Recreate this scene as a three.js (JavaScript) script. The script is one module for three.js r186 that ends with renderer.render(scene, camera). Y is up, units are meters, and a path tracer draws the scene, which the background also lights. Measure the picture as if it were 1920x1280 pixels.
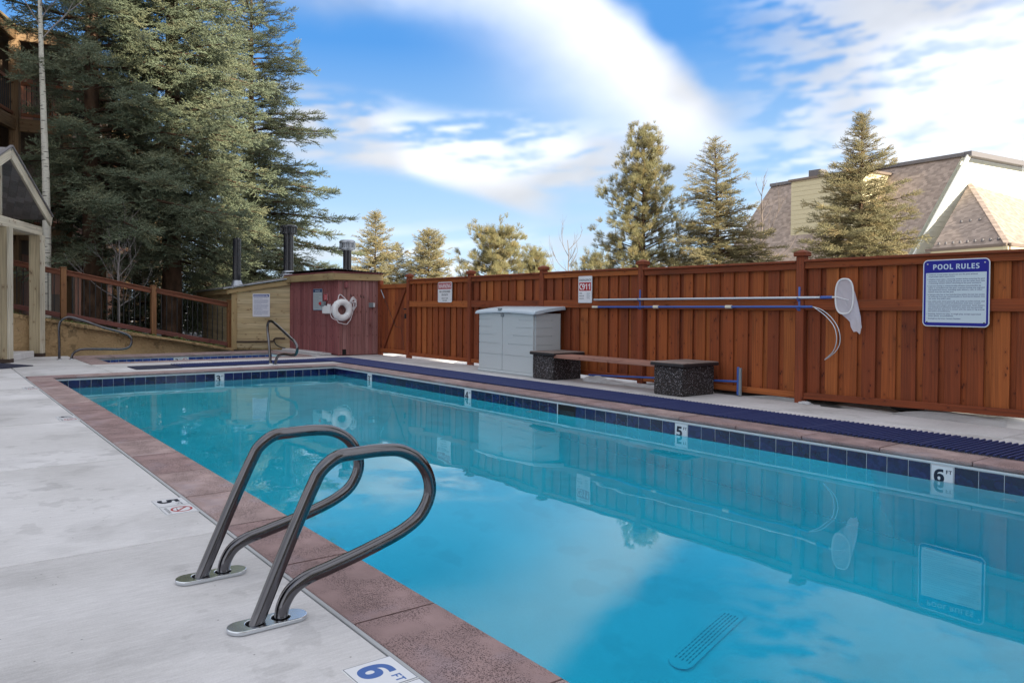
import * as THREE from 'three';
import { mergeGeometries, mergeVertices } from 'three/addons/utils/BufferGeometryUtils.js';
import { Brush, Evaluator, SUBTRACTION } from 'three-bvh-csg';

// ───────────────────────── camera, sky, sun, exposure ─────────────────────────
const scene = new THREE.Scene();
const EYE = 1.06, FOC = 1416.06, PX = 854.73, PY = 597.09;          // eye height (m); focal length and principal point in photograph pixels (1920 x 1280)
const YAW = -0.612361, PITCH = -0.016407, ROLL = 0.006232;
const HALF_W = 1920 - PX, HALF_H = 1280 - PY;
const camera = new THREE.PerspectiveCamera(THREE.MathUtils.radToDeg(2 * Math.atan(HALF_H / FOC)), HALF_W / HALF_H, 0.05, 3000);
camera.position.set(0, EYE, 0);
camera.rotation.set(PITCH, YAW, ROLL, 'YXZ');
camera.setViewOffset(2 * HALF_W, 2 * HALF_H, HALF_W - PX, HALF_H - PY, 1920, 1280);
camera.updateMatrixWorld(true);

const renderer = new THREE.WebGLRenderer({ antialias: true });
renderer.setSize(1024, 682);
renderer.toneMapping = THREE.LinearToneMapping;
renderer.toneMappingExposure = 2.0;
renderer.shadowMap.enabled = true;
renderer.shadowMap.type = THREE.PCFSoftShadowMap;

const SUN = new THREE.Vector3(0.1 * Math.cos(0.314), Math.sin(0.314), 0.995 * Math.cos(0.314)).normalize();
const sun = new THREE.DirectionalLight(new THREE.Color().setRGB(1, 0.90, 0.71), 5);
sun.name = 'sun';
sun.position.copy(SUN).multiplyScalar(120);
sun.castShadow = true;
sun.shadow.mapSize.set(4096, 4096);
Object.assign(sun.shadow.camera, { left: -60, right: 60, top: 60, bottom: -60, near: 1, far: 260 });
scene.add(sun, sun.target);

// seeded randomness and value noise
function rng(seed) { let a = seed >>> 0; return () => { a = (a + 0x6D2B79F5) >>> 0; let t = Math.imul(a ^ (a >>> 15), 1 | a); t = (t + Math.imul(t ^ (t >>> 7), 61 | t)) ^ t; return ((t ^ (t >>> 14)) >>> 0) / 4294967296; }; }
const hash = (x, y, s) => { let h = Math.imul(x | 0, 374761393) ^ Math.imul(y | 0, 668265263) ^ Math.imul(s | 0, 2147483647 ^ 69069); h = Math.imul(h ^ (h >>> 13), 1274126177); return ((h ^ (h >>> 16)) >>> 0) / 4294967296; };
function noise(x, y, s = 0, px = 0, py = 0) {                        // value noise, repeating after px, py cells when given
  const x0 = Math.floor(x), y0 = Math.floor(y), fx = x - x0, fy = y - y0, u = fx * fx * (3 - 2 * fx), v = fy * fy * (3 - 2 * fy);
  const w = (a, p) => (p ? ((a % p) + p) % p : a);
  const a = hash(w(x0, px), w(y0, py), s), b = hash(w(x0 + 1, px), w(y0, py), s), c = hash(w(x0, px), w(y0 + 1, py), s), d = hash(w(x0 + 1, px), w(y0 + 1, py), s);
  return a + (b - a) * u + (c - a) * v + (a - b - c + d) * u * v;
}
function fbm(x, y, oct, s = 0, px = 0, py = 0) { let t = 0, a = 0.5, n = 0; for (let k = 0; k < oct; k++) { t += a * noise(x, y, s + k * 17, px, py); n += a; a *= 0.5; x *= 2; y *= 2; px *= 2; py *= 2; } return t / n; }
const clamp = (x, a = 0, b = 1) => Math.min(b, Math.max(a, x));
const smooth = (a, b, x) => { const t = clamp((x - a) / (b - a)); return t * t * (3 - 2 * t); };
const mix = (a, b, t) => a + (b - a) * t;

// the sky: thin winter cloud over blue, as directions (azimuth from the pool's long axis, elevation)
function cloudiness(az, el) {                                        // degrees; returns cover 0..1
  const wx = az + 2.6 * (fbm(az * 0.12, el * 0.2, 3, 5) - 0.5) + 0.5 * (fbm(az * 0.6, el * 0.9, 3, 6) - 0.5), wy = el + 2.0 * (fbm(az * 0.1 + 7, el * 0.18, 3, 9) - 0.5) + 0.5 * (fbm(az * 0.6 + 4, el * 0.9, 3, 8) - 0.5);
  const along = (x, y, ax, ay, bx, by) => { const dx = bx - ax, dy = by - ay, L = Math.hypot(dx, dy); return [((x - ax) * dx + (y - ay) * dy) / L, (-(x - ax) * dy + (y - ay) * dx) / L, L]; };   // distance along a-b, distance to its left, length
  const streak = fbm(az * 0.11 + el * 0.34, el * 1.1 - az * 0.17, 5, 31), fine = fbm(az * 0.45 + el * 1.0, el * 2.8 - az * 0.34, 4, 47);
  const puff = fbm(az * 0.26 + 3, el * 0.62, 5, 77), broad = fbm(az * 0.035, el * 0.06 + 3, 4, 91);
  let c = 0; const over = (k) => { c = 1 - (1 - c) * (1 - clamp(k)); };
  { // the big diagonal cloud: crisp on its upper right, fading softly on the other side
    const [t, s, L] = along(wx, wy, 6.2, 24.5, 19.2, 12.6), e = s > 0 ? 1 - smooth(0.1, 1.7 + 1.8 * puff, s) : Math.exp(-((s / (3.6 + 3.0 * broad)) ** 2));
    over(e * (1 - smooth(L - 3, L + 3, t)) * (0.9 + 0.12 * puff) * smooth(-34, -20, t));
  }
  { const [t, s, L] = along(az + 0.5 * (wx - az), el + 0.4 * (wy - el), -8.6, 12.3, 7.6, 7.7); over(0.92 * Math.exp(-((s / (s > 0 ? 0.9 : 1.1)) ** 4)) * smooth(-2, 7, t) * (1 - smooth(L - 3, L + 1.5, t))); }   // smooth lens cloud
  { const e2 = el + 0.12 * az + 1.2 * (streak - 0.5), m = smooth(8.6, 10.6, e2) * (1 - smooth(12.8, 15.4, e2)) * (1 - smooth(10, 16, az)) * smooth(-22, -13, az); over(m * smooth(0.36, 0.60, streak * 0.6 + 0.4 * fine) * 0.85); over(0.3 * m * smooth(12.2, 9.5, e2)); }
  { const m = smooth(17, 29, az) * smooth(3, 7, el); over(m * smooth(0.41, 0.60, puff * 0.5 + fine * 0.5 + 0.10 * smooth(20, 34, az)) * 0.85); over(0.55 * smooth(24, 36, az) * smooth(3, 12, el)); }
  { const m = smooth(19.5, 23.5, wy) * (1 - smooth(2, 8, az)) * smooth(-45, -10, az); over(m * (0.2 + 0.6 * smooth(0.38, 0.62, 0.5 * broad + 0.5 * puff)) * 0.75); }
  { const m = Math.max(smooth(40, 52, Math.abs(az)), smooth(26, 33, el)); over(m * smooth(0.28, 0.54, 0.5 * broad + 0.3 * streak + 0.2 * fine + 0.06)); }   // cloud all round and overhead, thicker out of view to brighten the deck
  over((1 - smooth(2.5, 8, el)) * (0.15 + 0.6 * smooth(0.36, 0.62, streak)));
  return c;
}
{
  const SKY = 0.68, W = 2048, H = 1024, data = new Float32Array(W * H * 4);
  const fwd = Math.atan2(-Math.cos(-YAW), Math.sin(-YAW));
  for (let j = 0; j < H; j++) {
    const el = ((j + 0.5) / H - 0.5) * 180, up = Math.max(0, el);
    for (let i = 0; i < W; i++) {
      let az = (((i + 0.5) / W - 0.5) * 2 * Math.PI - fwd) * 180 / Math.PI;
      az = ((az + 540) % 360) - 180;
      const t = Math.pow(clamp(up / 19), 1.15), hi = clamp((up - 19) / 70);
      let r = mix(0.50, 0.082, t), g = mix(0.70, 0.275, t), b = mix(0.86, 0.64, t);
      r = mix(r, 0.06, hi); g = mix(g, 0.22, hi); b = mix(b, 0.56, hi);
      if (el > -2) {
        // clouds keep one width overhead: the azimuth shrinks towards the zenith
        const k = Math.cos(Math.max(0, el - 26) * Math.PI / 180), c = cloudiness(az * k, el), n = fbm(az * k * 0.09 + 5, el * 0.13, 3, 55);
        const L = mix(0.92, 0.62, smooth(0.38, 0.62, n)) + 0.10 * (fbm(az * k * 0.5, el * 0.9, 4, 58) - 0.5);
        r = mix(r, 0.95 * L, c); g = mix(g, 0.975 * L, c); b = mix(b, 1.03 * L, c);
      }
      r *= SKY; g *= SKY; b *= SKY;
      const o = (j * W + i) * 4;
      data[o] = r; data[o + 1] = g; data[o + 2] = b; data[o + 3] = 1;
    }
  }
  const sky = new THREE.DataTexture(data, W, H, THREE.RGBAFormat, THREE.FloatType);
  sky.mapping = THREE.EquirectangularReflectionMapping;
  sky.magFilter = THREE.LinearFilter;
  sky.needsUpdate = true;
  scene.background = sky;
  scene.environment = sky;
}

// ───────────────────────── from photograph pixels to places ─────────────────────────
const V = (x, y, z) => new THREE.Vector3(x, y, z);
const VIEW = new THREE.Matrix4().makeRotationFromEuler(camera.rotation);
const ray = (px, py) => V((px - PX) / FOC, -(py - PY) / FOC, -1).applyMatrix4(VIEW);
const onX = (px, py, x) => { const d = ray(px, py); return d.multiplyScalar(x / d.x).add(V(0, EYE, 0)); };
const onY = (px, py, y = 0) => { const d = ray(px, py); return d.multiplyScalar((y - EYE) / d.y).add(V(0, EYE, 0)); };
const onZ = (px, py, z) => { const d = ray(px, py); return d.multiplyScalar(z / d.z).add(V(0, EYE, 0)); };
const FWD = V(Math.sin(-YAW), 0, -Math.cos(YAW)), RIGHT = V(Math.cos(YAW), 0, -Math.sin(YAW));
const atD = (px, py, d) => { const r = ray(px, py); return r.multiplyScalar(d / r.dot(FWD)).add(V(0, EYE, 0)); };

// ───────────────────────── textures and materials ─────────────────────────
function tex(w, h, fn, { srgb = false, repeat = [1, 1] } = {}) {     // fn(u, v, x, y) -> [r, g, b] 0..1
  const d = new Uint8Array(w * h * 4);
  for (let y = 0; y < h; y++) for (let x = 0; x < w; x++) {
    const c = fn(x / w, y / h, x, y), o = (y * w + x) * 4;
    d[o] = clamp(c[0]) * 255; d[o + 1] = clamp(c[1]) * 255; d[o + 2] = clamp(c[2]) * 255; d[o + 3] = 255;
  }
  const t = new THREE.DataTexture(d, w, h, THREE.RGBAFormat);
  t.wrapS = t.wrapT = THREE.RepeatWrapping; t.magFilter = THREE.LinearFilter; t.minFilter = THREE.LinearMipmapLinearFilter; t.generateMipmaps = true;
  if (srgb) t.colorSpace = THREE.SRGBColorSpace;
  t.repeat.set(...repeat); t.needsUpdate = true;
  return t;
}
const grey = (v) => [v, v, v];
const lin = (r, g, b) => new THREE.Color().setRGB(r, g, b);
function std(name, color, o = {}) { const m = new THREE.MeshStandardMaterial({ color: lin(...color), roughness: 0.8, side: THREE.DoubleSide, ...o }); m.name = name; return m; }
function phys(name, color, o = {}) { const m = new THREE.MeshPhysicalMaterial({ color: lin(...color), roughness: 0.5, side: THREE.DoubleSide, ...o }); m.name = name; return m; }

// concrete, broom finished: fine streaks, pale patches, a few dark specks (3 m tile)
const concreteF = (u, v) => {
  const streak = fbm(u * 60, v * 500, 2, 3, 60, 500), blot = fbm(u * 5, v * 5, 5, 11, 5, 5), grain = hash(Math.floor(u * 1024), Math.floor(v * 1024), 8);
  return [streak, blot, grain];
};
const concreteMap = tex(1024, 1024, (u, v, x, y) => {
  const [s, b, g] = concreteF(u, v), stain = smooth(0.60, 0.74, fbm(u * 9 + 3, v * 9, 4, 19, 9, 9));
  const drip = smooth(0.64, 0.72, fbm(u * 26, v * 26, 4, 29, 26, 26)) * smooth(0.45, 0.6, fbm(u * 4, v * 4, 3, 37, 4, 4));
  let k = 0.80 + 0.16 * (s - 0.5) + 0.34 * (b - 0.5) + 0.10 * (g - 0.5) - 0.09 * stain - 0.10 * drip;
  if (hash(x >> 1, y >> 1, 71) > 0.99975) k *= 0.4;
  return [k, k * mix(0.985, 0.995, b), k * mix(0.965, 1.0, b)];
});
const concreteBump = tex(512, 512, (u, v) => { const [s, b, g] = concreteF(u, v); return grey(0.5 * s + 0.3 * g + 0.2 * b); });
// coping: pink sandstone-cast block with pits
const pits = (u, v) => { let m = 0; for (const [n, s, r] of [[96, 1, 0.40], [150, 2, 0.40], [220, 3, 0.42]]) { const cx = u * n, cy = v * n, ix = Math.floor(cx), iy = Math.floor(cy); if (hash(ix % n, iy % n, s) > 0.70) { const ox = 0.3 + 0.4 * hash(ix % n, iy % n, s + 5), oy = 0.3 + 0.4 * hash(ix % n, iy % n, s + 9), d = Math.hypot((cx - ix - ox) * (0.7 + hash(ix % n, iy % n, s + 13)), cy - iy - oy); m = Math.max(m, 1 - smooth(r * 0.45, r * 0.8, d)); } } return m * smooth(0.26, 0.60, fbm(u * 7, v * 7, 3, 23, 7, 7)); };
const copingMap = tex(1024, 1024, (u, v) => { const p = pits(u, v), b = fbm(u * 8, v * 8, 5, 41, 8, 8), g = hash(Math.floor(u * 1024), Math.floor(v * 1024), 4); const k = 0.86 + 0.42 * (b - 0.5) + 0.14 * (g - 0.5), w = smooth(0.55, 0.75, fbm(u * 5, v * 5, 4, 57, 5, 5)); return [mix(k, 0.16, p * 0.85), mix(k * mix(0.98, 1.05, w), 0.13, p * 0.85), mix(k * mix(0.96, 1.1, w), 0.15, p * 0.85)]; });
const copingBump = tex(1024, 1024, (u, v) => grey(0.75 + 0.12 * (fbm(u * 60, v * 60, 3, 43, 60, 60) - 0.5) - 0.7 * pits(u, v)));
// wood: grain along v, knots
const knotList = []; { const r = rng(77); for (let k = 0; k < 34; k++) knotList.push([r(), r(), 0.006 + 0.012 * r(), r()]); }
function woodF(u, v) {
  let wob = (fbm(u * 6, v * 4, 3, 61, 6, 4) - 0.5) * 0.05, knot = 0, halo = 0;
  for (const [ku, kv, kr] of knotList) {
    let du = u - ku, dv = v - kv; du -= Math.round(du); dv -= Math.round(dv);
    const d = Math.hypot(du, dv * 1.6);
    if (d < kr * 6) { wob += 0.02 * Math.exp(-((d / (kr * 2.2)) ** 2)) * Math.sign(du || 1); knot = Math.max(knot, 1 - smooth(kr * 0.55, kr * 1.0, d)); halo = Math.max(halo, 1 - smooth(kr, kr * 4, d)); }
  }
  const g = fbm((u + wob) * 64, v * 3, 3, 63, 64, 3), f = fbm((u + wob) * 300, v * 9, 2, 65, 300, 9), ring = 0.5 + 0.5 * Math.sin((u + wob) * 2 * Math.PI * 22 + 5 * fbm(u * 9, v * 2, 3, 67, 9, 2));
  return [g, f, knot, halo, ring];
}
const woodMap = tex(1024, 1024, (u, v) => {
  const [g, f, k, h, ring] = woodF(u, v), b = fbm(u * 7, v * 4, 4, 69, 7, 4);
  const t = 0.80 + 0.5 * (g - 0.5) + 0.28 * (f - 0.5) + 0.10 * (ring - 0.5) + 0.4 * (b - 0.5) - 0.12 * h, d = k * 0.75;
  return [mix(t, 0.16, d), mix(t * mix(1, 0.94, h), 0.10, d), mix(t * mix(1, 0.9, h), 0.08, d)];
});
const woodBump = tex(512, 512, (u, v) => { const [g, f, k] = woodF(u, v); return grey(0.55 + 0.4 * (f - 0.5) + 0.3 * (g - 0.5) - 0.3 * k); });
// stucco: trowelled skips
const stuccoH = (u, v) => { const a = fbm(u * 14 + 0.6 * fbm(u * 9, v * 9, 3, 3, 9, 9), v * 22, 4, 83, 14, 22), sk = smooth(0.56, 0.62, a) * smooth(0.45, 0.6, fbm(u * 5, v * 5, 3, 85, 5, 5)); return 0.55 + 0.35 * (fbm(u * 50, v * 50, 3, 87, 50, 50) - 0.5) - 0.5 * sk; };
const stuccoBump = tex(512, 512, (u, v) => grey(stuccoH(u, v)));
const stuccoMap = tex(512, 512, (u, v) => { const b = fbm(u * 4, v * 6, 5, 89, 4, 6), h = stuccoH(u, v), k = 0.86 + 0.35 * (b - 0.5) + 0.1 * (hash(u * 512, v * 512, 2) - 0.5) - 0.34 * smooth(0.42, 0.12, h); return [k, k * mix(0.96, 1, b), k * mix(0.9, 1, b)]; });
// exposed aggregate
const aggMap = tex(512, 512, (u, v) => {
  const n = 56, cx = u * n, cy = v * n; let best = 9, id = 0;
  for (let j = -1; j <= 1; j++) for (let i = -1; i <= 1; i++) { const ix = Math.floor(cx) + i, iy = Math.floor(cy) + j, wx = ((ix % n) + n) % n, wy = ((iy % n) + n) % n, d = Math.hypot(ix + 0.15 + 0.7 * hash(wx, wy, 1) - cx, iy + 0.15 + 0.7 * hash(wx, wy, 2) - cy); if (d < best) { best = d; id = hash(wx, wy, 3); } }
  const e = 1 - smooth(0.25, 0.62, best), c = id < 0.32 ? [0.06, 0.06, 0.08] : id < 0.55 ? [0.20, 0.15, 0.15] : id < 0.72 ? [0.30, 0.22, 0.20] : id < 0.86 ? [0.42, 0.40, 0.42] : id < 0.95 ? [0.66, 0.64, 0.66] : [0.85, 0.84, 0.86];
  return c.map((x) => mix(0.09, x * 0.9 + 0.04, e));
}, { srgb: true });
const aggBump = tex(512, 512, (u, v) => { const n = 56, cx = u * n, cy = v * n; let best = 9; for (let j = -1; j <= 1; j++) for (let i = -1; i <= 1; i++) { const ix = Math.floor(cx) + i, iy = Math.floor(cy) + j, wx = ((ix % n) + n) % n, wy = ((iy % n) + n) % n; best = Math.min(best, Math.hypot(ix + 0.15 + 0.7 * hash(wx, wy, 1) - cx, iy + 0.15 + 0.7 * hash(wx, wy, 2) - cy)); } return grey(1 - smooth(0, 0.75, best)); });
// glazed navy tile
const tileMap = tex(512, 512, (u, v) => { const a = fbm(u * 8 + 2 * fbm(u * 6, v * 6, 3, 2, 6, 6), v * 8, 5, 95, 8, 8), vein = smooth(0.05, 0.0, Math.abs(a - 0.5)), k = 0.55 + 0.9 * (a - 0.4); return [k * 0.7 + 0.9 * vein, k * 0.75 + 0.8 * vein, k + 0.7 * vein]; });
// asphalt shingles, rows 0.14 m; 2 m tile
const shingleMap = tex(512, 512, (u, v) => { const row = Math.floor(v * 14), tab = Math.floor((u + (row % 2) * 0.045 + 0.02 * hash(row, 0, 4)) * 11), k = 0.72 + 0.36 * (hash(((tab % 11) + 11) % 11, row, 6) - 0.5) + 0.2 * (fbm(u * 90, v * 90, 2, 8, 90, 90) - 0.5); return [k, k * 0.97, k * 0.94]; });
const shingleBump = tex(512, 512, (u, v) => { const row = Math.floor(v * 14), f = v * 14 - row, x = (u + (row % 2) * 0.045 + 0.02 * hash(row, 0, 4)) * 11, g = x - Math.floor(x); return grey(0.9 - 0.75 * f - (g < 0.08 ? 0.25 : 0)); });
const barkMap = tex(256, 512, (u, v) => { const a = fbm(u * 14, v * 10, 4, 101, 14, 10), k = 0.45 + 0.9 * (a - 0.35); return [k, k * 0.93, k * 0.86]; });
const barkBump = tex(256, 512, (u, v) => grey(fbm(u * 14, v * 10, 4, 101, 14, 10)));
const aspenMap = tex(256, 1024, (u, v) => {
  const len = fbm(u * 5, v * 160, 2, 103, 5, 160), line = smooth(0.66, 0.76, len) * smooth(0.4, 0.6, fbm(u * 3, v * 30, 2, 105, 3, 30)); let eye = 0;
  for (let k = 0; k < 22; k++) { let du = u - hash(k, 1, 9), dv = v - hash(k, 2, 9); du -= Math.round(du); dv -= Math.round(dv); eye = Math.max(eye, 1 - smooth(0.6, 1.1, Math.hypot(du / 0.14, dv / 0.006))); }
  const k = 0.86 + 0.2 * (fbm(u * 8, v * 40, 3, 107, 8, 40) - 0.5), d = Math.max(0.55 * line, 0.92 * eye);
  return [mix(k, 0.07, d), mix(k * 0.99, 0.065, d), mix(k * 0.95, 0.06, d)];
});
const groundMap = tex(1024, 1024, (u, v) => { const g = fbm(u * 220, v * 220, 2, 113, 220, 220), b = fbm(u * 6, v * 6, 6, 115, 6, 6), snow = smooth(0.47, 0.53, b + 0.16 * (fbm(u * 40, v * 40, 3, 117, 40, 40) - 0.5)); const a = 0.10 + 0.07 * (g - 0.5) + 0.05 * (b - 0.5), s = 0.84 + 0.08 * (g - 0.5); return [mix(a, s, snow), mix(a * 1.02, s, snow), mix(a * 1.08, s * 1.01, snow)]; });
const soilMap = tex(512, 512, (u, v) => { const g = fbm(u * 90, v * 90, 3, 121, 90, 90), b = fbm(u * 7, v * 7, 4, 123, 7, 7), k = 0.35 + 0.9 * (g - 0.4) + 0.4 * (b - 0.5); return [k, k * 0.85, k * 0.66]; });
const plasterMap = tex(1024, 1024, (u, v) => { const b = fbm(u * 5, v * 5, 6, 161, 5, 5), w = smooth(0.58, 0.72, fbm(u * 13, v * 13, 4, 163, 13, 13)), k = 0.93 + 0.26 * (b - 0.5) - 0.07 * w + 0.05 * (hash(u * 1024, v * 1024, 7) - 0.5); return [k, k, k]; });
const grainBump = tex(256, 256, (u, v) => grey(0.6 * fbm(u * 60, v * 60, 3, 131, 60, 60) + 0.4 * hash(u * 256, v * 256, 5)));
const smudge = tex(512, 512, (u, v) => { const k = fbm(u * 8, v * 14, 5, 141, 8, 14); return [1, 0.30 + 0.9 * (k - 0.25), 1]; });
const steelRough = tex(256, 512, (u, v) => { const s = fbm(u * 40, v * 4, 3, 143, 40, 4), b = fbm(u * 5, v * 9, 4, 145, 5, 9); return [1, 0.16 + 0.22 * s + 0.25 * smooth(0.5, 0.75, b), 1]; });
const steelMap = tex(256, 512, (u, v) => { const b = fbm(u * 6, v * 12, 5, 147, 6, 12), s = fbm(u * 50, v * 3, 2, 149, 50, 3), k = 0.86 + 0.10 * (s - 0.5) - 0.16 * smooth(0.52, 0.72, b); return [k, k * 0.985, k * 0.97]; });
const rep = (t, u, v) => { const c = t.clone(); c.repeat.set(u, v); c.needsUpdate = true; return c; };

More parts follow.
